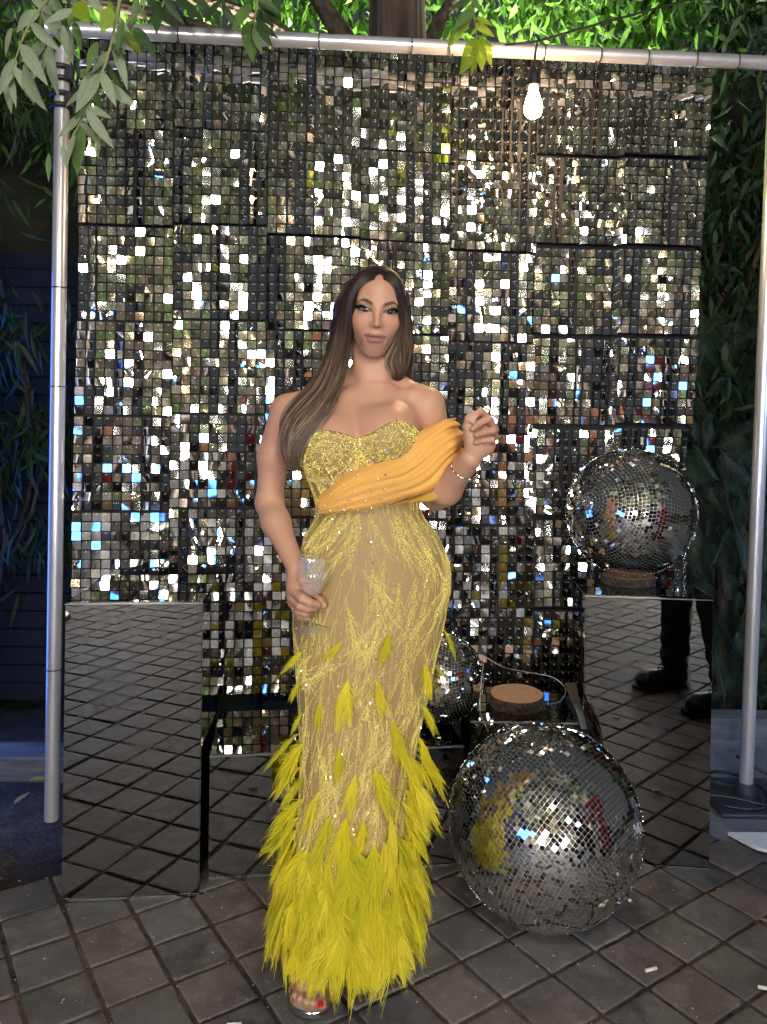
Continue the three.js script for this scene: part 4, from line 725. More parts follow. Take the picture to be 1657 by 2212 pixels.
// soft folds of the skirt below the knee
const fold = (th, y) => sstep(0.62, 0.2, y) * 0.008 * (Math.sin(th * 7 + 1.3 + y * 3) + 0.5 * Math.sin(th * 13 + y * 5)) + sstep(1.0, 0.6, y) * 0.002 * Math.sin(th * 5 + y * 9);
function onDress(th, y, out = 0) { const r = radius(th, y) + fold(th, y) + out; return V(tX(y) + Math.sin(th) * r, y, tZ(y) + Math.cos(th) * r); }
function dressNormal(th, y) { const e = 0.02, a = onDress(th + e, y).sub(onDress(th - e, y)), b = onDress(th, y + 0.004).sub(onDress(th, y - 0.004)); return a.cross(b).normalize(); }
const neckPx = table([[640, 962], [652, 950], [670, 934], [690, 928], [715, 930], [745, 937], [768, 945], [785, 943], [805, 934], [830, 918], [858, 908], [880, 912], [897, 925], [915, 945]]);
function topOf(th) {
  const c = Math.cos(th); if (c < -0.2) return W(775, 955, 0).y;
  let y = W(775, 940, 0.1).y; for (let k = 0; k < 4; k++) { const p = onDress(th, y), px = toPx(p)[0], d = -p.z; y = at(px, neckPx(clamp(px, 640, 915)), d).y; }
  return lerp(y, W(775, 955, 0).y, sstep(0.1, -0.2, c));
}
const tops = []; for (let i = 0; i <= NT; i++) tops.push(topOf(i / NT * 6.28318530718)); tops[NT] = tops[0];
const netTex = texture(512, (u, v) => { const k = 0.93 + 0.08 * (nF(u * 2, v * 2) - 0.5) + 0.12 * (nB(u, v) - 0.5) + 0.05 * ((Math.floor(u * 180) + Math.floor(v * 180)) % 2); return [k, k, k * 0.97]; }, true);
const tulle = phys({ color: lin(0.325, 0.22, 0.083), map: netTex, roughness: 0.62, sheen: 0.4, sheenRoughness: 0.5, sheenColor: lin(0.55, 0.45, 0.2) });
let gown;
{
  const S = new Soup(), RW = 150, n = NT + 1;
  for (let i = 0; i <= NT; i++) { const th = i / NT * 6.28318530718, p = onDress(th, tops[i], -0.012); S.v(p.x, p.y - 0.006, p.z, th * 0.4, tops[i] * 2); }
  for (let j = 0; j <= RW; j++) for (let i = 0; i <= NT; i++) { const th = i / NT * 6.28318530718, y = lerp(tops[i], HEM + 0.006 * Math.sin(th * 6), j / RW), p = onDress(th, y, j === 0 ? -0.002 : 0); S.v(p.x, p.y, p.z, th * 0.4, y * 2); }
  for (let i = 0; i <= NT; i++) { const th = i / NT * 6.28318530718, p = onDress(th, HEM + 0.02, -0.004); S.v(p.x, HEM + 0.012, p.z, th * 0.4, 0); }
  for (let j = 0; j < RW + 2; j++) for (let i = 0; i < NT; i++) { const k = j * n + i; S.quad(k, k + n, k + n + 1, k + 1); }
  gown = worldPart('gown', S.geo(), tulle, woman); gown.userData.label = 'nude tulle gown covered with yellow beads and feathers';
}
// --- beads: dense on the bodice, sprays of strings down the skirt
{
  const yel = [], crystal = [], put = (th, y, s, out = 0.001) => { const q = rnd() < 0.045; (q ? crystal : yel).push([th, y, q ? s * 1.25 : s, out]); };
  const walk = (th, y, dx, dy) => [th + dx / Math.max(0.06, radius(th, y)), y + dy];
  const string = (th, y, ang, len, bend, s = 0.0012, step = 0.0029) => { for (let d = 0; d < len; d += step) { const a = ang + bend * d / len; [th, y] = walk(th, y, Math.sin(a) * step, -Math.cos(a) * step); if (y < HEM + 0.02) return; put(th + gauss(0.002), y, s * rr(0.85, 1.15)); } };
  const frond = (th, y, ang, len, bend, wide, sl) => {
    const n = Math.round(len / 0.0024); let side = 1;
    for (let k = 0; k < n; k++) {
      const t = k / n, a = ang + bend * t; [th, y] = walk(th, y, Math.sin(a) * 0.0024, -Math.cos(a) * 0.0024); if (y < HEM + 0.03) return;
      const w = wide * Math.sin(Math.PI * Math.pow(0.08 + 0.92 * t, 0.8)) + 0.0012; for (let q = 0; q < 1 + w / 0.0021; q++) { const [t2, y2] = walk(th, y, gauss(w * 0.6), gauss(0.0015)); put(t2, y2, rr(0.0009, 0.0014), rr(0.0006, 0.0022)); }
      if (k % 4 === 2 && t < 0.93) { side = -side; string(th, y, a + side * rr(0.25, 0.6), sl * rr(0.55, 1.15) * (1 - 0.45 * t), -side * rr(0.1, 0.5)); }
    }
  };
  const yUnder = W(775, 1046, 0.08).y, yWaist = W(775, 1108, 0.08).y, yHip = W(775, 1240, 0.1).y;
  for (let k = 0; k < 9500; k++) {                                   // cups and neckline
    const th = rr(-1.9, 1.9), top = tops[Math.round(((th / 6.2832 + 1) % 1) * NT)], y = lerp(top - 0.001, yUnder, Math.pow(rnd(), 0.95)), p = onDress(th, y), q = toPx(p);
    const inL = Math.hypot((q[0] - 712) / 62, (q[1] - 985) / 58), inR = Math.hypot((q[0] - 836) / 62, (q[1] - 962) / 56), flow = Math.sin(Math.min(inL, inR) * 21 + th * 6), edge = top - y < 0.012 || Math.abs(Math.min(inL, inR) - 1) < 0.1;
    if (!edge && flow < -0.45 && rnd() < 0.6) continue; put(th, y, rr(0.0012, 0.0021) * (edge ? 1.1 : 1), rr(0.0008, 0.0025));
  }
  for (let k = 0; k < 44; k++) { const th = rr(-1.8, 1.8); string(th, yUnder + rr(-0.01, 0.03), -th * 0.16, rr(0.05, 0.08), 0.1, 0.0014, 0.0026); if (k % 3 === 0) frond(th, yUnder + 0.01, -th * 0.15, 0.07, 0.1, 0.003, 0.02); }
  for (let k = 0; k < 30; k++) { const th = -2.1 + 4.2 * k / 29 + gauss(0.05); if (Math.abs(th - 0.28) < 0.22) continue; frond(th, yWaist + rr(-0.01, 0.012), (th - 0.28) * 0.34 + gauss(0.1), rr(0.09, 0.15), gauss(0.25), rr(0.0025, 0.006), 0.055); }
  let row = 0; for (let y = yHip + 0.055; y > 0.3; y -= 0.082, row++) {
    for (let k = 0; k < 13; k++) { const th = -2.0 + 4.0 * (k + (row % 2) * 0.5) / 12.5 + gauss(0.06); frond(th, y + gauss(0.02), gauss(0.2) + 0.55 * Math.sin(th * 1.3 + row * 1.9) * sstep(0.4, 0.9, y) - 0.12, rr(0.085, 0.15), gauss(0.3), rr(0.001, 0.0042), 0.07); }
    for (let k = 0; k < 26; k++) string(rr(-2, 2), y + gauss(0.03), gauss(0.16) - 0.1, rr(0.08, 0.2), gauss(0.25));
  }
  const oct = new THREE.OctahedronGeometry(1, 0), o = new THREE.Object3D(), col = new THREE.Color();
  const inst = (list, mat, name, tint) => {
    const im = new THREE.InstancedMesh(oct, mat, list.length);
    list.forEach(([th, y, s, out], i) => { o.position.copy(onDress(th, y, out)).sub(woman.position); o.rotation.set(rr(0, 3), rr(0, 3), rr(0, 3)); o.scale.setScalar(s); o.updateMatrix(); im.setMatrixAt(i, o.matrix); const b = rr(0.75, 1.15); col.setRGB(b, b * rr(0.9, 1.05), b * (tint ? rr(0.7, 1.1) : 1)); im.setColorAt(i, col); });
    im.name = name; im.userData.kind = 'stuff'; shade(im); gown.add(im);
  };
  inst(yel, phys({ color: lin(0.92, 0.8, 0.24), roughness: 0.25, metalness: 0.2, clearcoat: 0.8, clearcoatRoughness: 0.1 }), 'bead', 1);
  inst(crystal, phys({ color: lin(0.95, 0.9, 0.75), roughness: 0.06, metalness: 0.9 }), 'crystal', 0);
}
// --- feathers
const feathGeo = [];
function featherGeo(n, fl, tails) {            // length 1, hangs along -y
  const S = new Soup(), tx = []; for (let k = 0; k < tails; k++) tx.push([gauss(0.15), rr(0.7, 1.1), gauss(0.12)]);
  const P = V(), Q = V();
  for (let k = 0; k < n; k++) {
    const s = Math.pow(rnd(), 0.85), side = rnd() < 0.5 ? -1 : 1, y0 = -0.5 * s, long = rnd() < 0.4 + 0.3 * s, tl = pick(tx), out = fl * (0.35 + 0.75 * Math.sin(Math.PI * (0.12 + 0.7 * s))) * rr(0.3, 1.1);
    const a = [0, y0, 0.03 * Math.sin(3 * s)], b = [side * out, y0 - 0.11 - 0.1 * rnd(), 0.05 + fl * 0.5 * rnd()], stray = rnd() < 0.1 ? 1.15 : 1, c = long ? [tl[0] * stray + gauss(0.03), -tl[1] * stray + Math.abs(gauss(0.1)), tl[2] * 0.6 + 0.02] : [side * out * rr(0.5, 1.6), y0 - rr(0.1, 0.4), 0.03 + gauss(0.07)];
    const w = long ? 0.0075 : 0.0055, N = 4, ids = []; const tw = gauss(0.7);
    for (let i = 0; i <= N; i++) {
      const t = i / N, u = 1 - t; P.set(u * u * a[0] + 2 * u * t * b[0] + t * t * c[0], u * u * a[1] + 2 * u * t * b[1] + t * t * c[1], u * u * a[2] + 2 * u * t * b[2] + t * t * c[2]);
      Q.set(2 * u * (b[0] - a[0]) + 2 * t * (c[0] - b[0]), 2 * u * (b[1] - a[1]) + 2 * t * (c[1] - b[1]), 0).normalize(); const ww = w * (1 - 0.85 * t), ox = -Q.y * ww, oy = Q.x * ww, oz = tw * ww;
      ids.push([S.v(P.x - ox, P.y - oy, P.z - oz, 0, t), S.v(P.x + ox, P.y + oy, P.z + oz, 1, t)]);
    }
    for (let i = 0; i < N; i++) S.quad(ids[i][0], ids[i + 1][0], ids[i + 1][1], ids[i][1]);
  }
  return S.geo();
}
{
  for (let k = 0; k < 8; k++) feathGeo.push(featherGeo(170, 0.23, 2 + k % 3));
  const mats = [[0.77, 0.67, 0.035], [0.71, 0.635, 0.04], [0.65, 0.605, 0.035], [0.81, 0.7, 0.06]].map((c) => phys({ color: lin(...c), roughness: 0.75, transmission: 0.3, thickness: 0, ior: 1.3, specularIntensity: 0.3 }));
  // nearest place on the front of the gown to a point of the picture
  const grid = []; for (let y = HEM; y < 1.0; y += 0.012) for (let th = -1.75; th <= 1.75; th += 0.05) { const q = toPx(onDress(th, y)); grid.push([q[0], q[1], th, y]); }
  const find = (px, py) => { let b = null, d = 1e9; for (const g of grid) { const e = (g[0] - px) ** 2 + (g[1] - py) ** 2 + Math.abs(g[2]) * 8; if (e < d) { d = e; b = g; } } return b; };
  const M4 = new THREE.Matrix4();
  const hang = (th, y, len, slant, lift, wide = 1) => {
    const n = dressNormal(th, y), p = onDress(th, y, 0.002), right = V(Math.cos(th), 0, -Math.sin(th)), down = V(0, -1, 0).addScaledVector(right, slant).normalize();
    const dir = down.clone().multiplyScalar(Math.cos(lift)).addScaledVector(n, Math.sin(lift)).normalize(), zf = n.clone().addScaledVector(dir, -n.dot(dir)).normalize(), xf = V().crossVectors(dir.clone().negate(), zf);
    M4.makeBasis(xf, dir.clone().negate(), zf); const f = part('feather', pick(feathGeo), pick(mats), gown); f.quaternion.setFromRotationMatrix(M4); f.position.copy(p).sub(woman.position); f.scale.set(len * wide * rr(0.6, 0.95) * (rnd() < 0.5 ? -1 : 1), len, len);
  };
  for (const [a, b, c, d] of [[741, 1380, 706, 1418], [841, 1366, 815, 1440], [957, 1358, 957, 1432], [655, 1402, 616, 1450], [910, 1432, 897, 1498], [934, 1434, 940, 1484], [754, 1462, 745, 1560], [814, 1471, 832, 1546], [655, 1470, 634, 1510], [697, 1520, 691, 1580], [845, 1555, 868, 1650], [654, 1541, 630, 1592], [903, 1518, 936, 1577], [733, 1616, 733, 1700], [899, 1586, 905, 1650], [770, 1666, 752, 1752], [806, 1657, 846, 1765], [697, 1702, 667, 1795], [715, 1757, 690, 1875], [751, 1760, 733, 1860], [788, 1766, 778, 1850], [842, 1752, 834, 1870], [657, 1832, 632, 1920], [712, 1840, 725, 1948], [770, 1840, 772, 1945], [806, 1818, 824, 1905], [648, 1585, 626, 1690], [645, 1640, 606, 1735], [640, 1625, 600, 1700], [633, 1745, 604, 1828], [626, 1832, 588, 1880], [850, 1600, 905, 1705], [876, 1678, 908, 1745], [873, 1764, 912, 1868], [866, 1812, 894, 1890], [664, 1925, 640, 2010], [890, 1640, 908, 1712], [640, 1690, 600, 1760], [872, 1720, 905, 1790]]) {
    const g = find(a, b), len = clamp(Math.hypot(c - a, d - b) * MM * 1.0, 0.05, 0.13), side = Math.abs(g[2]) > 1.1; hang(g[2], g[3], len, (c - a) / Math.max(20, d - b) * (side ? 0.6 : 1), side ? rr(0.35, 0.7) : rr(0.12, 0.3), side ? 1.15 : 1);
  }
  // a full fringe round the hem
  for (let k = 0; k < 290; k++) { const t = Math.pow(rnd(), 0.7), y = lerp(0.4, 0.165, t), th = rr(-2.3, 2.3); hang(th, y, Math.min(rr(0.08, 0.15), (y - 0.075) * rr(0.8, 1.12)), gauss(0.3) + Math.sin(th) * 0.04, rr(0.1, 0.44), 1.25); }
  for (let k = 0; k < 26; k++) { const th = (k % 2 ? 1 : -1) * rr(1.15, 1.75); hang(th, rr(0.25, 0.62), rr(0.09, 0.15), Math.sign(th) * rr(0.1, 0.5), rr(0.3, 0.75), 1.1); }
  for (let k = 0; k < 40; k++) { const th = rr(2.2, 4.1); hang(th, rr(0.18, 0.7), rr(0.1, 0.15), gauss(0.2), rr(0.15, 0.5), 1.2); }
}
// --- organza sash from the waist over her arm
{
  const up = [[688, 1073, 0.088], [722, 1046, 0.112], [770, 1016, 0.122], [820, 1000, 0.125], [862, 988, 0.12], [888, 962, 0.108], [910, 930, 0.098], [945, 912, 0.104], [984, 904, 0.104]].map(([x, y, z]) => W(x, y, z));
  const lo = [[688, 1110, 0.088], [740, 1110, 0.11], [795, 1104, 0.118], [840, 1091, 0.118], [878, 1077, 0.112], [912, 1066, 0.104], [945, 1048, 0.102], [982, 1010, 0.104], [1003, 975, 0.098]].map(([x, y, z]) => W(x, y, z));
  const cu = new THREE.CatmullRomCurve3(up), cl = new THREE.CatmullRomCurve3(lo), NS = 90, NTt = 44;
  const surf = (s, t, off) => {
    const a = cu.getPointAt(s), b = cl.getPointAt(s), p = a.clone().lerp(b, t), puff = Math.sin(Math.PI * Math.pow(t, 0.85));
    const amp = lerp(0.001, 0.0115, sstep(0.2, 0.95, s)); let cre = 0;
    for (const [k, t0] of [0.13, 0.31, 0.47, 0.64, 0.8].entries()) { const tk = t0 + 0.035 * Math.sin(s * 4 + k * 1.7) + 0.03 * (s - 0.5) * (k - 2), e = (t - tk) / (0.07 + 0.035 * (k % 2)); cre += (e < 0 ? Math.exp(-e * e * 3.5) : Math.exp(-e * e * 0.7)) * (0.7 + 0.3 * Math.sin(k * 2.3 + s * 6)) * sstep(0.05 + 0.09 * (k % 3), 0.5, s); }
    p.z += lerp(0.003, 0.016, sstep(0.3, 1, s)) * puff - amp * cre * 0.75 + amp * 0.35 + 0.0011 * Math.sin(t * 34 + s * 5 + 2 * Math.sin(s * 6)) * sstep(0.9, 0.2, s) + 0.0016 * (nB(s * 1.3, t * 0.6) - 0.5);
    p.y += 0.004 * Math.sin(s * 21 + t * 3) * sstep(0.5, 1, s) + (0.5 - t) * 0.009 * (nB(s * 1.7, 0.3 + (t > 0.5 ? 0.4 : 0)) - 0.5); p.x += 0.014 * (cre - 0.5) * sstep(0.8, 1, s) * -1;
    if (s > 0.86) { const k = (s - 0.86) / 0.14; p.x += 0.012 * k * Math.sin(Math.PI * t); p.z -= 0.045 * k * k; }
    const edge = Math.pow(Math.abs(t * 2 - 1), 6); p.z -= 0.012 * edge; p.z += off * (1 - edge * 0.5); return p;
  };
  const S = new Soup(), n = NTt + 1;
  for (const off of [0, -0.0022]) for (let i = 0; i <= NS; i++) for (let j = 0; j <= NTt; j++) { const p = surf(i / NS, j / NTt, off); S.v(p.x, p.y, p.z, i / NS * 2, j / NTt); }
  const k0 = (NS + 1) * n; for (let i = 0; i < NS; i++) for (let j = 0; j < NTt; j++) { const k = i * n + j; S.quad(k, k + 1, k + n + 1, k + n); S.quad(k0 + k, k0 + k + n, k0 + k + n + 1, k0 + k + 1); }
  for (let i = 0; i < NS; i++) for (const j of [0, NTt]) { const k = i * n + j; S.quad(k, k + n, k0 + k + n, k0 + k); } for (let j = 0; j < NTt; j++) { const k = NS * n + j; S.quad(k, k + 1, k0 + k + 1, k0 + k); S.quad(j, k0 + j, k0 + j + 1, j + 1); }
  const silk = texture(512, (u, v) => { const k = 0.86 + 0.17 * (nC(u * 0.12, v * 2.2) - 0.5) + 0.1 * (nF(u * 0.25, v * 3) - 0.5) + 0.1 * (nA(u, v) - 0.5); return [k, k * (0.97 + 0.06 * (nC(u * 0.12, v * 2.2) - 0.5)), k]; }, true);
  const organza = phys({ color: lin(1, 0.58, 0.13), map: silk, bumpMap: silk, bumpScale: 0.004, roughness: 0.7, sheen: 0.5, sheenRoughness: 0.4, sheenColor: lin(0.9, 0.55, 0.15), transmission: 0.34, thickness: 0, ior: 1.3 });
  const sash = worldPart('sash', S.geo(), organza, woman); sash.userData.label = 'orange organza sash draped from the waist over her raised arm';
  // the thinner under-layer that wraps behind the arm
  const U = new Soup(), u1 = [[850, 1088, 0.1], [890, 1076, 0.1], [930, 1058, 0.095], [965, 1036, 0.09], [992, 1000, 0.08]].map(([x, y, z]) => W(x, y, z)), u2 = [[850, 1092, 0.098], [895, 1083, 0.094], [938, 1080, 0.085], [968, 1066, 0.07], [985, 1052, 0.05]].map(([x, y, z]) => W(x, y, z));
  const c1 = new THREE.CatmullRomCurve3(u1), c2 = new THREE.CatmullRomCurve3(u2); for (let i = 0; i <= 30; i++) for (let j = 0; j <= 8; j++) { const p = c1.getPointAt(i / 30).lerp(c2.getPointAt(i / 30), j / 8); p.z += 0.006 * Math.sin(j / 8 * 5 + i * 0.2) + 0.004; U.v(p.x, p.y, p.z); }
  for (let i = 0; i < 30; i++) for (let j = 0; j < 8; j++) { const k = i * 9 + j; U.quad(k, k + 1, k + 10, k + 9); }
  worldPart('sash_underlayer', U.geo(), phys({ color: lin(0.8, 0.5, 0.1), roughness: 0.5, transmission: 0.55, thickness: 0, ior: 1.2 }), woman);
  const gem = new THREE.OctahedronGeometry(0.0032, 1), gm = phys({ color: lin(0.8, 0.72, 0.6), metalness: 0.65, roughness: 0.15, clearcoat: 1 }), gems = [];
  for (const [s, t] of [[0.1, 0.25], [0.14, 0.5], [0.2, 0.2], [0.21, 0.62], [0.26, 0.45], [0.3, 0.1], [0.31, 0.75], [0.36, 0.55], [0.4, 0.8], [0.43, 0.62], [0.08, 0.85], [0.17, 0.9], [0.25, 0.93], [0.33, 0.95], [0.05, 0.6], [0.46, 0.3], [0.41, 0.35]]) { const p = surf(s, t, 0.002); gems.push(gem.clone().translate(p.x, p.y, p.z)); }
  for (let k = 0; k < 130; k++) { const p = surf(rr(0.0, 0.5), 1 - Math.pow(rnd(), 2) * 0.5, 0.0012); gems.push(new THREE.OctahedronGeometry(rr(0.0009, 0.0016), 0).translate(p.x, p.y, p.z)); }
  const gg = part('crystal', merge(gems), gm, sash); gg.geometry.translate(-woman.position.x, -woman.position.y, -woman.position.z); gg.userData.kind = 'stuff';
}
// --- hair: a dark inner mass and several hundred flat locks laid over it
{
  const curve = (rows) => new THREE.CatmullRomCurve3(rows.map(([x, y, z]) => W(x, y, z)), false, 'centripetal');
  const left = [   // from the face outward
    curve([[817, 604, 0.08], [800, 606, 0.09], [781, 614, 0.094], [768, 630, 0.092], [759, 654, 0.086], [757, 690, 0.078], [754, 745, 0.06], [748, 800, 0.05], [728, 850, 0.07], [690, 905, 0.115], [664, 950, 0.125], [652, 985, 0.12], [655, 1020, 0.105]]),
    curve([[819, 583, 0.055], [782, 598, 0.085], [754, 640, 0.085], [744, 700, 0.08], [735, 760, 0.075], [716, 820, 0.075], [680, 880, 0.105], [650, 935, 0.125], [640, 985, 0.118], [648, 1030, 0.1]]),
    curve([[820, 578, 0.03], [778, 590, 0.055], [745, 640, 0.06], [732, 700, 0.058], [718, 765, 0.058], [690, 825, 0.06], [650, 880, 0.088], [628, 935, 0.112], [624, 985, 0.11], [640, 1025, 0.095]]),
    curve([[821, 577, 0.0], [776, 590, 0.01], [738, 640, 0.012], [724, 700, 0.02], [704, 765, 0.03], [672, 828, 0.04], [632, 885, 0.07], [616, 935, 0.09], [616, 980, 0.09], [634, 1018, 0.085]]),
    curve([[822, 578, -0.04], [778, 596, -0.06], [742, 645, -0.065], [724, 710, -0.06], [706, 775, -0.05], [690, 830, -0.05], [680, 880, -0.055], [676, 940, -0.06], [674, 980, -0.07], [676, 1010, -0.08]])];
  const right = [
    curve([[823, 604, 0.08], [837, 606, 0.088], [849, 615, 0.088], [857, 630, 0.084], [861, 660, 0.074], [863, 700, 0.06], [859, 736, 0.05], [848, 760, 0.046], [838, 782, 0.04], [842, 808, 0.024], [850, 842, -0.03], [858, 870, -0.06]]),
    curve([[826, 584, 0.055], [853, 602, 0.07], [869, 640, 0.065], [876, 690, 0.05], [876, 740, 0.036], [873, 780, 0.02], [870, 805, 0.005], [872, 840, -0.035], [874, 870, -0.06]]),
    curve([[826, 578, 0.02], [856, 593, 0.03], [874, 640, 0.03], [881, 700, 0.018], [884, 750, 0.008], [884, 785, 0], [882, 808, -0.012], [884, 838, -0.045], [882, 868, -0.065]]),
    curve([[826, 578, -0.04], [858, 600, -0.06], [874, 650, -0.062], [882, 710, -0.055], [884, 770, -0.05], [882, 830, -0.06], [872, 890, -0.07], [868, 940, -0.08]])];
  const S = new Soup(true), tint = (t, h) => { const root = [0.022, 0.013, 0.0095], mid = [0.06, 0.036, 0.024], ash = [0.27, 0.185, 0.12], k = sstep(0.22, 0.62, t), o = root.map((r, q) => lerp(r, lerp(mid[q], ash[q], h), k)); return lin(...o); };
  const lock = (set, u, lift, width, hi, len) => {
    const f = u * (set.length - 1), a = Math.min(set.length - 2, f | 0), b = f - a, N = 40, ph = rr(0, 6.3), wob = rr(0.0015, 0.005), ids = [], P = [], fly = rnd() < 0.08 ? rr(0.004, 0.012) : 0;
    for (let i = 0; i <= N; i++) { const t = i / N * len, p = set[a].getPointAt(t).lerp(set[a + 1].getPointAt(t), b); p.z += lift * Math.sin(Math.PI * clamp(u)) + lift * 0.3; p.x += Math.sin(t * 7 + ph) * wob * (0.4 + 2.6 * t * t) + Math.sin(t * 11 + u * 4) * 0.011 * sstep(0.38, 0.8, t) + fly * t * t * (ph > 3 ? 1 : -1); p.z += Math.cos(t * 6 + ph * 1.7) * wob * t; P.push(p); }
    for (let i = 0; i <= N; i++) {
      const t = i / N, d = P[Math.min(N, i + 1)].clone().sub(P[Math.max(0, i - 1)]).normalize(), out = P[i].clone().sub(V(HC.x, P[i].y, HC.z - 0.02)); out.addScaledVector(d, -out.dot(d)); if (out.lengthSq() < 1e-8) out.set(0, 0, 1); out.normalize(); if (i / N > 0.5) out.lerp(V(0, 0.1, 1), (i / N - 0.5) * 1.4).normalize();
      const sdv = V().crossVectors(d, out).normalize(), w = width * (0.25 + 0.75 * sstep(0, 0.1, t)) * (0.35 + 0.65 * Math.sin(Math.PI * clamp(0.1 + t * 0.85))) * (t > 0.9 ? (1 - t) * 8 + 0.12 : 1), c = tint(t * len, hi);
      const l = P[i].clone().addScaledVector(sdv, -w / 2), r = P[i].clone().addScaledVector(sdv, w / 2), m = P[i].clone().addScaledVector(out, w * 0.22);
      ids.push([S.v(l.x, l.y, l.z, 0, t, c), S.v(m.x, m.y, m.z, 0.5, t, c), S.v(r.x, r.y, r.z, 1, t, c)]);
    }
    for (let i = 0; i < N; i++) for (const k of [0, 1]) S.quad(ids[i][k], ids[i + 1][k], ids[i + 1][k + 1], ids[i][k + 1]);
  };
  for (let k = 0; k < 1150; k++) { const u = Math.pow(rnd(), 1.25), hi = rnd() < 0.38 ? rr(0.35, 1) : rr(0, 0.25); lock(left, u, rr(-0.016, 0.009), rr(0.0018, 0.0055), hi, rr(0.86, 1)); }
  for (let k = 0; k < 620; k++) { const u = Math.pow(rnd(), 1.25), hi = rnd() < 0.35 ? rr(0.35, 1) : rr(0, 0.2); lock(right, u, rr(-0.012, 0.007), rr(0.0018, 0.005), hi, rr(0.86, 1)); }
  const cap0 = nets((x, y, z) => { const p = V(x - HC.x, y - HC.y, z - HC.z).applyQuaternion(headInv); const skull = ell(V(0, 0.026, -0.022), 0.0755, 0.0895, 0.0935)(p.x, p.y, p.z), x2 = p.x * p.x, cut = p.z > -0.01 ? (0.074 - 9 * x2 - 1500 * x2 * x2 - p.y) * sstep(-0.01, 0.03, p.z) + (-0.06 - p.y) * (1 - sstep(-0.01, 0.03, p.z)) : -0.06 - p.y; return smax(skull, cut * 0.7, 0.004); }, HC.clone().add(V(-0.1, -0.09, -0.14)), HC.clone().add(V(0.1, 0.14, 0.12)), 0.003);
  const mass = (set, r0) => { const pts = [1, 2].map((q) => set[Math.min(q, set.length - 2)]), f = blend(pts.flatMap((c) => { const a = []; for (let k = 2; k < 11; k++) a.push([cap(c.getPointAt(k / 12), c.getPointAt((k + 1) / 12), r0(k / 12), r0((k + 1) / 12)), 0.02]); return a; })); return f; };
  const mL = mass(left, (t) => 0.022 * (1 - 0.55 * t)), lo = V(1e9, 1e9, 1e9), hi = V(-1e9, -1e9, -1e9); for (const c of left.slice(1, 3)) for (let t = 0; t <= 1; t += 0.05) { const p = c.getPointAt(t); lo.min(p); hi.max(p); } const shift = 0.03;
  const gL = nets((x, y, z) => mL(x, y, z + shift), lo.clone().addScalar(-0.05), hi.clone().addScalar(0.04), 0.006);
  const mR = mass(right, (t) => 0.01 * (1 - 0.4 * t)); lo.set(1e9, 1e9, 1e9); hi.set(-1e9, -1e9, -1e9); for (const c of right.slice(1, 3)) for (let t = 0; t <= 1; t += 0.05) { const p = c.getPointAt(t); lo.min(p); hi.max(p); }
  const gR = nets((x, y, z) => mR(x, y, z + shift), lo.clone().addScalar(-0.04), hi.clone().addScalar(0.03), 0.006);
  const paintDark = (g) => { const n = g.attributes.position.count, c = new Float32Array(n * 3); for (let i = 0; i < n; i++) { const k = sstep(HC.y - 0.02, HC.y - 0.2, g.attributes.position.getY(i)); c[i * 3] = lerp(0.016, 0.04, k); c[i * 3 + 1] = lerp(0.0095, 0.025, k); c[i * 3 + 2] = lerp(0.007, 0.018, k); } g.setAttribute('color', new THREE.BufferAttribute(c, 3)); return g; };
  const hairMat = phys({ vertexColors: true, color: lin(1, 1, 1), roughness: 0.42, specularIntensity: 0.6, sheen: 0.2, sheenRoughness: 0.4, sheenColor: lin(0.3, 0.22, 0.16) });
  worldPart('hair', merge([S.geo(), paintDark(cap0), paintDark(gL), paintDark(gR)]), hairMat, woman);
}
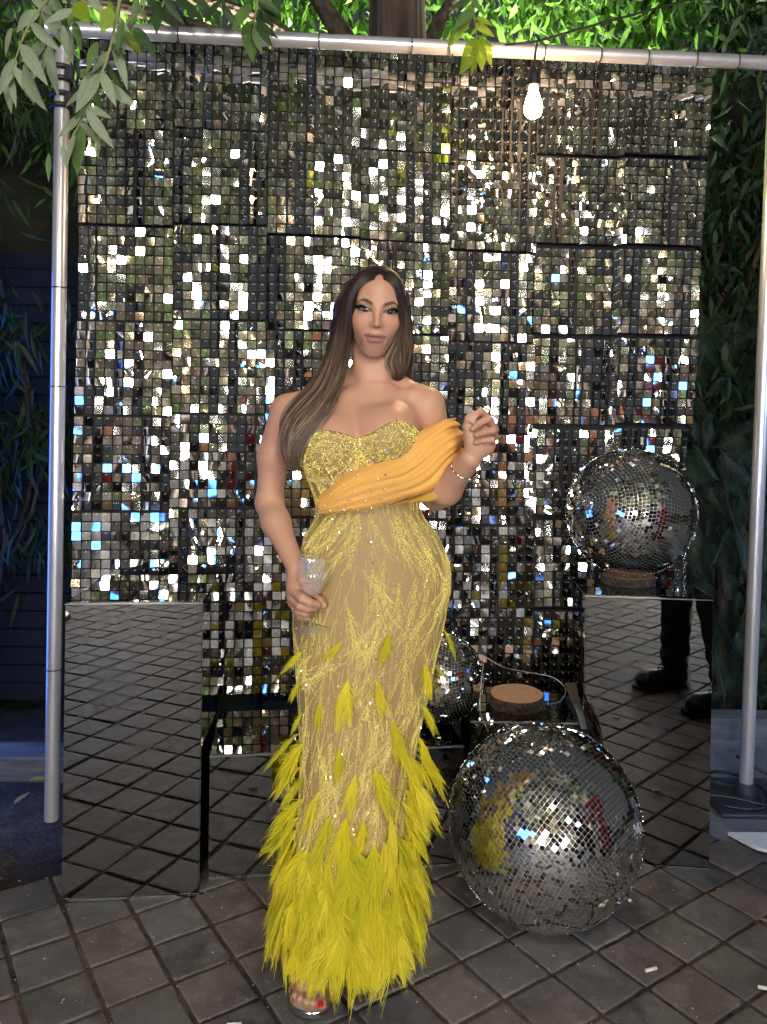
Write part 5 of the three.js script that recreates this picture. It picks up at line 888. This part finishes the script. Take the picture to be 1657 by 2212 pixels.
// --- jewellery, sandal
{
  const gold = std({ color: lin(0.9, 0.66, 0.36), metalness: 1, roughness: 0.2 }), silver = std({ color: lin(0.9, 0.85, 0.75), metalness: 1, roughness: 0.15 });
  const a = W(1003, 1012, 0.135), d = sh.rw.clone().sub(W(962, 1056, 0.06)).normalize(), e1 = V(0, 1, 0).cross(d).normalize(), e2 = d.clone().cross(e1), ringPts = [], bits = [];
  for (let k = 0; k < 28; k++) { const t = k / 28 * 6.28318, p = a.clone().addScaledVector(e1, Math.cos(t) * 0.0315).addScaledVector(e2, Math.sin(t) * 0.0315).addScaledVector(d, -0.004 * Math.sin(t)); ringPts.push(p); if (k % 2) bits.push(new THREE.OctahedronGeometry(k % 4 === 1 ? 0.0034 : 0.0022, 1).translate(p.x, p.y, p.z)); }
  worldPart('bracelet', merge([tube(ringPts, 0.0011, 90, 6, true), ...bits]), silver, woman);
  const rp = W(640, 1313, 0.118), rg = new THREE.TorusGeometry(0.0104, 0.0016, 8, 24).rotateY(0.9).rotateZ(0.5).translate(rp.x, rp.y, rp.z); worldPart('ring', rg, gold, woman);
  // sandal: sole with a shiny rim, glitter strap across the toes
  const sole = new THREE.Shape(); const o = [[0.052, -0.024], [0.048, -0.01], [0.03, 0.004], [0.0, 0.008], [-0.028, -0.004], [-0.045, -0.024], [-0.05, -0.06], [-0.042, -0.1], [-0.02, -0.15], [0.0, -0.22], [0.04, -0.22], [0.048, -0.13], [0.056, -0.07]]; sole.setFromPoints(new THREE.SplineCurve([...o, o[0]].map(([x, y]) => new THREE.Vector2(x, y))).getPoints(70));
  const sg = new THREE.ExtrudeGeometry(sole, { depth: 0.011, bevelEnabled: true, bevelSize: 0.0015, bevelThickness: 0.0015, bevelSegments: 2 }).rotateX(Math.PI / 2); const pp = sg.attributes.position;
  for (let i = 0; i < pp.count; i++) { const back = Math.max(0, -pp.getZ(i) - 0.06), p = footAt(pp.getX(i), 0, 0); pp.setXYZ(i, p.x, pp.getY(i) + 0.0155 + 0.62 * back * Math.min(1, back * 8), p.z + pp.getZ(i)); } sg.computeVertexNormals();
  const sand = worldPart('sandal', sg, std({ color: lin(0.75, 0.72, 0.7), metalness: 1, roughness: 0.2 }), woman);
  const ins = new THREE.ShapeGeometry(sole, 4).rotateX(Math.PI / 2), ip = ins.attributes.position; for (let i = 0; i < ip.count; i++) { const x = ip.getX(i) * 0.93, z = ip.getZ(i) * 0.97 - 0.001, back = Math.max(0, -z - 0.06), p = footAt(x, 0, 0); ip.setXYZ(i, p.x, 0.0178 + 0.62 * back * Math.min(1, back * 8), p.z + z); } ins.computeVertexNormals();
  part('insole', ins.applyMatrix4(new THREE.Matrix4().makeTranslation(-woman.position.x, -woman.position.y, -woman.position.z)), paint([0.42, 0.3, 0.22], 0.6), sand);
  const T = new Soup(); for (let i = 0; i <= 28; i++) for (let j = 0; j <= 5; j++) { const t = Math.PI * (i / 28), p = footAt(-Math.cos(t) * 0.0485 + 0.001, 0.014 + Math.sin(t) * 0.055, 0.036 + 0.034 * j / 5 + 0.004 * Math.cos(t)); T.v(p.x, p.y + (j > 0 && j < 5 ? 0.0012 : 0) + 0.008 * j / 5, p.z, i / 28, j / 5); }
  for (let i = 0; i < 28; i++) for (let j = 0; j < 5; j++) { const k = i * 6 + j; T.quad(k, k + 6, k + 7, k + 1); }
  const glit = texture(256, (u, v) => { const k = 0.35 + 0.9 * nE(u, v); return [k, k * 0.82, k * 0.55]; }, true), toLocal = (g) => g.applyMatrix4(new THREE.Matrix4().makeTranslation(-woman.position.x, -woman.position.y, -woman.position.z));
  part('strap', toLocal(T.geo()), std({ color: lin(0.85, 0.66, 0.4), map: glit, metalness: 0.9, roughness: 0.3, bumpMap: glit, bumpScale: 0.004 }), sand);
  const gl = []; for (let k = 0; k < 90; k++) { const t = Math.PI * rr(0.1, 0.9), j = rnd(), p = footAt(-Math.cos(t) * 0.0495, 0.0155 + Math.sin(t) * 0.0565 + 0.008 * j, 0.036 + 0.034 * j); gl.push(new THREE.OctahedronGeometry(rr(0.0008, 0.0018), 0).rotateX(rr(0, 3)).translate(p.x, p.y, p.z)); }
  part('glitter', toLocal(merge(gl)), silver, sand).userData.kind = 'stuff';
  const np = footAt(0.029, 0.0352, -0.007), nail = new THREE.SphereGeometry(1, 16, 10).scale(0.0075, 0.0022, 0.0085).rotateX(0.5).translate(np.x, np.y, np.z); worldPart('toenail', nail, phys({ color: lin(0.5, 0.015, 0.015), roughness: 0.15, clearcoat: 1 }), woman);
}
// ------------------------------------------------------------------ wine glass in her hand
{
  const b = W(671, 1361, 0.128), g = thing('wine_glass', 'clear stemmed wine glass with a little pale wine in the woman\'s hand', 'wine glass', b.toArray()); g.rotation.z = -0.015; g.rotation.x = 0.03;
  const glass = phys({ color: lin(0.95, 0.95, 0.95), roughness: 0.02, transmission: 0.9, thickness: 0, ior: 1.5, specularIntensity: 1 });
  const solid = phys({ color: lin(1, 1, 1), roughness: 0.01, transmission: 1, thickness: 0.01, ior: 1.5 });
  const L = (r) => new THREE.LatheGeometry(r.map(([x, y]) => new THREE.Vector2(x, y)), 48);
  part('foot', L([[0.0001, 0.0006], [0.0335, 0.0006], [0.0345, 0.0012], [0.0335, 0.0022], [0.012, 0.0042], [0.005, 0.008], [0.0001, 0.0086]]), glass, g); part('foot_rim', new THREE.TorusGeometry(0.0338, 0.0011, 8, 56).rotateX(Math.PI / 2).translate(0, 0.0012, 0), solid, g);
  part('stem', L([[0.0001, 0.0085], [0.005, 0.0085], [0.0038, 0.016], [0.0036, 0.05], [0.0044, 0.066], [0.0062, 0.0735], [0.0001, 0.0745]]), solid, g);
  const bowl = [[0.0001, 0.075], [0.012, 0.078], [0.022, 0.087], [0.0295, 0.1], [0.0335, 0.116], [0.034, 0.13], [0.0325, 0.148], [0.0305, 0.166]];
  part('bowl', L(bowl), glass, g); part('rim', new THREE.TorusGeometry(0.0305, 0.001, 6, 48).rotateX(Math.PI / 2).translate(0, 0.166, 0), solid, g);
  part('wine', L([[0.0001, 0.0768], [0.0105, 0.0796], [0.0202, 0.0885], [0.0276, 0.1008], [0.0296, 0.107], [0.0001, 0.107]]), phys({ color: lin(0.95, 0.8, 0.74), roughness: 0.02, transmission: 0.84, thickness: 0, ior: 1.5 }), g);
}
// ------------------------------------------------------------------ people who stand beside the viewer, seen in the mirrors
function bystander(label, x, z, turn, col, skirt, st = 0.115) {
  const t = thing('person', label, 'person', [x, 0, z], turn);                  // faces +z before turning
  const H = V(0, 1.6, 0.02), cloth = (c, r = 0.8) => std({ color: lin(...c), roughness: r, map: woodDark });
  const headF = blend([[ell(H, 0.073, 0.1, 0.088), 0.02], [ell(V(0, 1.545, 0.035), 0.05, 0.055, 0.055), 0.03], [cap(V(0, 1.6, 0.1), V(0, 1.575, 0.113), 0.009, 0.012), 0.012], [ell(V(0, 1.548, 0.088), 0.024, 0.008, 0.01), 0.01], [ell(V(-0.073, 1.59, 0), 0.008, 0.028, 0.016), 0.008], [ell(V(0.073, 1.59, 0), 0.008, 0.028, 0.016), 0.008], [cap(V(0, 1.42, -0.015), V(0, 1.54, 0), 0.055, 0.052), 0.03]]);
  const hand = (s) => { const w = V(s * 0.31, 0.83, 0.08), m = V(s * 0.315, 0.76, 0.1), f = [[cap(w, m, 0.026, 0.034), 0.015]]; for (let k = 0; k < 4; k++) { const a = V(s * (0.305 - k * 0.002), 0.745, 0.125 - k * 0.019), b = V(s * 0.302, 0.71 - (k === 1 ? 0.006 : 0), 0.128 - k * 0.019), c = V(s * 0.288, 0.685 + (k === 3 ? 0.008 : 0), 0.125 - k * 0.018); f.push([chain([m.clone().setZ(0.122 - k * 0.016), a, b, c], [0.011, 0.0095, 0.0085, 0.007], 0.004), 0.006]); } f.push([chain([V(s * 0.305, 0.8, 0.11), V(s * 0.29, 0.765, 0.14), V(s * 0.28, 0.74, 0.145)], [0.014, 0.011, 0.008], 0.004), 0.008]); return blend(f); };
  const hl = hand(-1), hr = hand(1), bodyF = (a, b, c) => Math.min(headF(a, b, c), hl(a, b, c), hr(a, b, c));
  part('body', merge([nets(headF, V(-0.12, 1.38, -0.13), V(0.12, 1.73, 0.16), 0.006), nets(hl, V(-0.37, 0.65, 0), V(-0.24, 0.87, 0.18), 0.005), nets(hr, V(0.24, 0.65, 0), V(0.37, 0.87, 0.18), 0.005)]), std({ color: lin(0.42, 0.25, 0.17), roughness: 0.55 }), t);
  part('hair', nets((a, b, c) => smax(ell(V(0, 1.625, -0.012), 0.084, 0.1, 0.1)(a, b, c), c - 0.05 - (b - 1.62) * 0.55, 0.01), V(-0.13, 1.48, -0.16), V(0.13, 1.78, 0.16), 0.007), std({ color: lin(0.02, 0.014, 0.01), roughness: 0.5 }), t);
  const top = blend([[ell(V(0, 1.22, 0), 0.185, 0.23, 0.125), 0.04], [ell(V(0, 0.98, 0), 0.165, 0.2, 0.125), 0.06], ...[-1, 1].flatMap((s) => [[cap(V(s * 0.17, 1.36, -0.01), V(s * 0.27, 1.1, -0.02), 0.062, 0.052), 0.04], [cap(V(s * 0.27, 1.1, -0.02), V(s * 0.31, 0.84, 0.075), 0.05, 0.036), 0.03]]), [cap(V(-0.12, 1.38, -0.01), V(0.12, 1.38, -0.01), 0.055, 0.055), 0.03]]);
  part('jacket', nets((a, b, c) => top(a, b, c) + 0.004 * Math.sin(b * 46 + a * 20 + Math.sin(c * 30)) * 0.6, V(-0.42, 0.72, -0.2), V(0.42, 1.5, 0.22), 0.011), cloth(col[0]), t);
  if (skirt) part('skirt', nets((a, b, c) => { const k = 0.15 + (0.95 - b) * 0.14, th = Math.atan2(a, c), r = Math.hypot(a, c * 1.25) - k - 0.012 * Math.sin(th * 11) * sstep(0.9, 0.4, b); return Math.max(r * 0.8, b - 0.98, 0.12 - b); }, V(-0.36, 0.08, -0.36), V(0.36, 1.02, 0.36), 0.013), cloth(col[1], 0.6), t);
  else part('trousers', nets((() => { const f = blend([[ell(V(0, 0.9, 0), 0.165, 0.14, 0.125), 0.05], ...[-1, 1].flatMap((s) => [[chain([V(s * 0.085, 0.86, 0), V(s * lerp(0.085, st, 0.5), 0.5, 0.015), V(s * st, 0.14, -0.02)], [0.092, 0.078, 0.07], 0.02), 0.02]])]); return (a, b, c) => Math.max(f(a, b, c) + 0.005 * Math.sin(b * 60 + Math.sin(a * 40) * 2) * sstep(0.5, 0.15, b), 0.085 - b); })(), V(-0.33, 0.06, -0.2), V(0.33, 1.05, 0.2), 0.01), cloth(col[1]), t);
  for (const s of [-1, 1]) {
    const bootF = blend([[cap(V(s * st, 0.17, -0.025), V(s * st, 0.07, -0.03), 0.055, 0.052), 0.03], [cap(V(s * st, 0.06, -0.03), V(s * (st + 0.007), 0.052, 0.15), 0.05, 0.043), 0.04], [ell(V(s * (st + 0.006), 0.055, 0.15), 0.048, 0.045, 0.065), 0.03]]);
    const b = part('boot', nets((a, q, c) => Math.max(bootF(a, q, c), 0.022 - q), V(s * st - 0.09, 0.01, -0.12), V(s * st + 0.1, 0.25, 0.25), 0.008), cloth([0.012, 0.012, 0.014], 0.5), t);
    const sh = new THREE.Shape(new THREE.SplineCurve([[-0.045, -0.085], [0.045, -0.085], [0.05, 0.02], [0.058, 0.14], [0.04, 0.215], [-0.03, 0.215], [-0.055, 0.13], [-0.042, 0.02], [-0.045, -0.085]].map(([a, c]) => new THREE.Vector2(a + s * (st + 0.003), -c))).getPoints(40));
    part('sole', new THREE.ExtrudeGeometry(sh, { depth: 0.026, bevelEnabled: false }).rotateX(-Math.PI / 2).translate(0, 0.001, 0), cloth([0.01, 0.01, 0.01]), b);
    const lace = []; for (let k = 0; k < 4; k++) lace.push(tube([V(s * st - 0.03, 0.1 + k * 0.018, 0.06 - k * 0.014), V(s * st, 0.112 + k * 0.018, 0.075 - k * 0.014), V(s * st + 0.03, 0.1 + k * 0.018, 0.06 - k * 0.014)], 0.004, 8, 6)); part('lace', merge(lace), cloth([0.03, 0.03, 0.03]), b).userData.kind = 'stuff';
  }
  return t;
}
bystander('person in black trousers and black laced boots, seen in the right mirrored box', 1.29, -0.72, -2.08, [[0.012, 0.013, 0.018], [0.01, 0.011, 0.02]], false, 0.19);
bystander('unseen person in a dark red jacket and skirt at right, mirrored in the balls', 1.72, -1.25, -Math.PI / 2 - 0.5, [[0.42, 0.012, 0.02], [0.3, 0.01, 0.016]], true);  // out of view; placed for the red reflections in the mirror balls

// ------------------------------------------------------------------ leafy branches hanging into the picture
function branch(name, label, stems, leaves, mats, d0) {
  const t = thing(name, label, 'branch', stems[0][0].toArray()), stem = std({ color: lin(0.2, 0.22, 0.08), roughness: 0.7 });
  for (const s of stems) worldPart('twig', taperTube(s, [0.0045, 0.003, 0.0012], 20, 7), stem, t);
  for (const s of stems) { const c = new THREE.CatmullRomCurve3(s), n = Math.round(c.getLength() / 0.034); for (let k = 0; k < n; k++) { const a = c.getPointAt(clamp((k + rnd()) / n)), side = rnd() < 0.5 ? -1 : 1, l = rr(0.06, 0.11); leaves.push([a, a.clone().add(V(side * l * rr(0.15, 0.8), -l * rr(0.5, 1), rr(-0.05, 0.03))), rr(0.2, 0.3), leaves[Math.floor(rnd() * leaves.length)][3]]); } }
  for (const [a, b, w, m] of leaves) {
    const L = b.clone().sub(a), len = L.length(), g = leafGeo(len, len * w, 8, rr(0.02, 0.16), rr(-0.14, 0.14), rr(0.12, 0.4)); L.normalize();
    const z = V(gauss(0.35), gauss(0.2), 1).normalize(); z.addScaledVector(L, -z.dot(L)).normalize(); const x = V().crossVectors(L.clone().negate(), z);
    g.applyMatrix4(new THREE.Matrix4().makeBasis(x, L.clone().negate(), z)).translate(a.x, a.y, a.z); worldPart('leaf', g, mats[m], t);
  }
}
{
  const sage = leafMat([0.3, 0.36, 0.23], 0.25, 0.55), mid = leafMat([0.13, 0.22, 0.07], 0.3, 0.4), lime = leafMat([0.3, 0.42, 0.04], 0.45, 0.5), dark = leafMat([0.05, 0.1, 0.035], 0.3, 0.45), M = [sage, mid, lime, dark];
  const q = (x, y, d) => at(x, y, d), L = (x0, y0, x1, y1, d, w, m) => [q(x0, y0, d), q(x1, y1, d - rr(-0.04, 0.08)), w, m];
  branch('hanging_branch', 'leafy branch with pale grey green leaves hanging before the left pole', [[q(262, -20, 2.05), q(237, 106, 2.02), q(190, 232, 2.0), q(158, 292, 1.98)], [q(190, -20, 2.1), q(160, 46, 2.06), q(104, 94, 2.03), q(50, 134, 2.02)], [q(330, -25, 2.15), q(280, 40, 2.12), q(240, 100, 2.06)], [q(60, -25, 2.0), q(90, 20, 2.0), q(150, 50, 2.04)], [q(120, -25, 1.95), q(60, 60, 1.95), q(22, 160, 1.96)]],
    [[157, 20, 96, 51, .27, 0], [118, 74, 38, 133, .22, 0], [51, 140, 88, 238, .26, 0], [106, 94, 122, 204, .24, 0], [25, 150, 8, 240, .24, 0], [137, 54, 139, 126, .24, 0], [150, 70, 158, 132, .22, 0], [208, 150, 176, 246, .26, 0], [219, 176, 293, 232, .27, 0], [187, 236, 241, 324, .26, 0], [233, 135, 274, 224, .24, 1], [246, 104, 283, 190, .24, 0], [268, 44, 247, 113, .3, 1], [172, 271, 168, 376, .3, 1], [135, 312, 148, 372, .24, 0], [106, 332, 104, 390, .2, 1], [197, 186, 135, 224, .24, 0], [202, 272, 213, 332, .24, 0], [242, 18, 214, 68, .5, 2], [160, 8, 196, 44, .5, 2], [298, -4, 287, 54, .3, 1], [324, -6, 372, 62, .3, 3], [288, 60, 336, 114, .28, 3], [90, 130, 60, 190, .22, 0], [36, 128, 14, 190, .24, 0], [176, 248, 120, 300, .2, 0], [160, 292, 150, 350, .24, 0], [70, 20, 30, 66, .3, 0], [120, -6, 92, 40, .3, 0], [26, 60, 4, 120, .24, 0], [210, 90, 186, 150, .26, 1], [252, 62, 300, 96, .26, 1], [232, 4, 262, 48, .34, 2], [20, 165, 40, 225, .22, 0], [190, 230, 160, 262, .22, 1], [112, 92, 90, 150, .24, 0]].map(([a, b, c, d, w, m]) => L(a, b, c, d, rr(1.94, 2.1), w, m)), M);
  branch('hanging_branch', 'dark green twig hanging over the left part of the crossbar', [[q(360, -20, 2.5), q(352, 10, 2.48), q(345, 30, 2.48)], [q(560, -20, 2.5), q(552, 30, 2.48), q(548, 62, 2.46)], [q(470, -20, 2.6), q(480, 20, 2.58)]],
    [[354, -4, 400, 52, .27, 3], [380, -8, 430, 40, .25, 3], [345, 20, 330, 66, .3, 3], [546, 44, 529, 124, .34, 1], [556, 52, 586, 100, .3, 3], [550, 20, 590, 62, .28, 3], [558, 0, 612, 30, .3, 3], [540, 8, 506, 60, .3, 1], [480, 10, 512, 66, .28, 3], [476, 0, 444, 50, .26, 3], [410, -10, 466, 24, .26, 3], [548, 60, 560, 118, .28, 1], [585, -8, 614, 24, .3, 3]].map(([a, b, c, d, w, m]) => L(a, b, c, d, rr(2.42, 2.55), w, m)), M);
  branch('hanging_branch', 'twig with bright yellow green leaves hanging before the middle of the crossbar', [[q(1018, -20, 2.42), q(1023, 30, 2.4), q(1030, 86, 2.4)]],
    [[1016, 28, 964, 104, .3, 2], [1028, 84, 995, 158, .32, 2], [1029, 88, 1021, 160, .3, 2], [1034, 86, 1042, 150, .36, 2], [1036, 84, 1070, 134, .4, 2], [1026, 40, 1068, 50, .34, 2], [1024, 20, 985, 60, .34, 1], [1020, 0, 1052, 34, .3, 1], [1018, -6, 975, 20, .3, 3], [1030, 62, 1018, 78, .4, 2]].map(([a, b, c, d, w, m]) => L(a, b, c, d, rr(2.36, 2.44), w, m)), M);
}
// ------------------------------------------------------------------ small things on the ground
{
  const paper = paint([0.75, 0.73, 0.68], 0.8), floor = (px, py) => { const v = -sr * (px - CX) + cr * (py - HY); const d = CAM_H * FOC / v; return at(px, py, d).setY(0); };
  const butt = (label, p, a) => { const t = thing('cigarette_butt', label, 'cigarette butt', [p.x, 0.0055, p.z], a); part('paper', new THREE.CylinderGeometry(0.0042, 0.0042, 0.02, 12).rotateZ(Math.PI / 2), paper, t); part('filter', new THREE.CylinderGeometry(0.0043, 0.0043, 0.012, 12).rotateZ(Math.PI / 2).translate(0.016, 0, 0), paint([0.6, 0.5, 0.36], 0.8), t); };
  butt('white cigarette butt on the pavers right of the mirror ball', floor(1402, 2100), 0.35);
  butt('cigarette butt in front of the right mirrored box, seen in its mirror', V(0.93, 0, -1.86), -0.3);
  butt('cigarette butt beside the right bystander, seen in the right box', V(0.86, 0, -1.1), 0.8);
  butt('cigarette butt far behind, seen high in the right mirror', V(0.95, 0, 0.6), 0.1);
  butt('cigarette butt seen in the low box left of the gown', V(-0.32, 0, -1.72), 0.1);
  butt('cigarette butt seen high in the tall left mirrored box', V(-1.4, 0, -0.35), 0.0);
  const leafOn = (label, p, len, m, a) => { const t = part('fallen_leaf', leafGeo(len, len * 0.34, 8, -0.14, 0.2, 0.7).rotateX(-Math.PI / 2), m, scene, [p.x, 0.006, p.z]); t.rotation.y = a; tag(t, label, 'leaf'); };
  const yl = leafMat([0.5, 0.38, 0.06], 0.15, 0.7), br = leafMat([0.36, 0.27, 0.16], 0.15, 0.8), pl = leafMat([0.55, 0.5, 0.36], 0.15, 0.8);
  leafOn('long yellow leaf on the pavers under the large mirror ball', floor(1285, 1996), 0.075, yl, 2.2);
  leafOn('pale curled dry leaf left of the large mirror ball', floor(945, 1852), 0.085, pl, 1.7); leafOn('dry leaf nearest to the gown beside the large mirror ball', floor(985, 1897), 0.085, pl, 1.2);
  leafOn('small yellowish leaf on the pavers at the right edge', floor(1640, 1990), 0.04, br, 0.5); leafOn('brown leaf on the dark ground left of the tall box', floor(60, 1690), 0.09, yl, 1.2); leafOn('dry leaf by the foot of the left pole', floor(100, 1600), 0.1, br, 0.6); leafOn('leaf lying farthest left on the dark soil', floor(30, 1740), 0.07, br, 2.6);
  leafOn('dry leaf on the pavers seen in the tall left mirror', V(-1.05, 0, -0.6), 0.07, pl, 0.8); leafOn('light leaf below the right kerb', floor(1560, 1505), 0.09, pl, 1.0); leafOn('brown leaf on the concrete beside the right pole', floor(1535, 1690), 0.06, br, 0.2);
  // bits of grit and petals in the joints
  const G = []; for (let k = 0; k < 260; k++) { const x = rr(-1.3, 1.4), z = rr(-2.3, -1.55), s = rr(0.0012, 0.0032); G.push(new THREE.OctahedronGeometry(s, 0).scale(1, 0.5, rr(0.7, 1.8)).rotateY(rr(0, 3)).translate(x, 0.001, z)); }
  const g = part('grit', merge(G), paint([0.4, 0.37, 0.31], 0.9), scene); tag(g, 'pale grit and crumbs scattered over the pavers', 'grit', null, 'stuff');
  // white board at the right edge
  const b = floor(1583, 1822), sh = new THREE.Shape(); sh.moveTo(0, 0); sh.lineTo(0.5, 0.01); sh.lineTo(0.5, -0.11); sh.lineTo(0.085, -0.105); sh.quadraticCurveTo(0.055, -0.1, 0.04, -0.075); sh.lineTo(0, 0);
  const w = part('white_board', new THREE.ExtrudeGeometry(sh, { depth: 0.008, bevelEnabled: true, bevelSize: 0.002, bevelThickness: 0.002, bevelSegments: 2 }).rotateX(-Math.PI / 2).translate(0, 0.012, -0.03), paint([0.72, 0.72, 0.7], 0.45), scene, [b.x, 0, b.z]); tag(w, 'flat white board with a rounded corner on the ground at the right edge', 'board');
  const pr = PR0, c = thing('power_cable', 'black cable lying in loops round the foot of the right pole', 'cable', [pr.x, 0, pr.z + 0.1]);
  const y = 0.008, o = (dx, dz, h = 0) => V(pr.x + dx, y + h, pr.z + dz);
  worldPart('cord', tube([o(-0.34, 0.02), o(-0.2, 0.06, 0.02), o(-0.1, -0.08, 0.05), o(0, -0.1, 0.04), o(0.06, 0.02, 0.03), o(0.0, 0.13, 0.02), o(-0.12, 0.12, 0.02), o(-0.18, 0.05, 0.025), o(-0.1, 0.07, 0.03), o(0.06, 0.13, 0.02), o(0.3, 0.16), o(0.6, 0.2)], 0.006, 120, 8), blackPlastic, c);
  worldPart('cord', tube([o(0.02, -0.12, 0.1), o(0.1, -0.08, 0.06), o(0.25, 0.0, 0.02), o(0.6, 0.06)], 0.006, 40, 8), blackPlastic, c);
}
scene.traverse((o) => { delete o.userData_names; });
renderer.render(scene, camera);
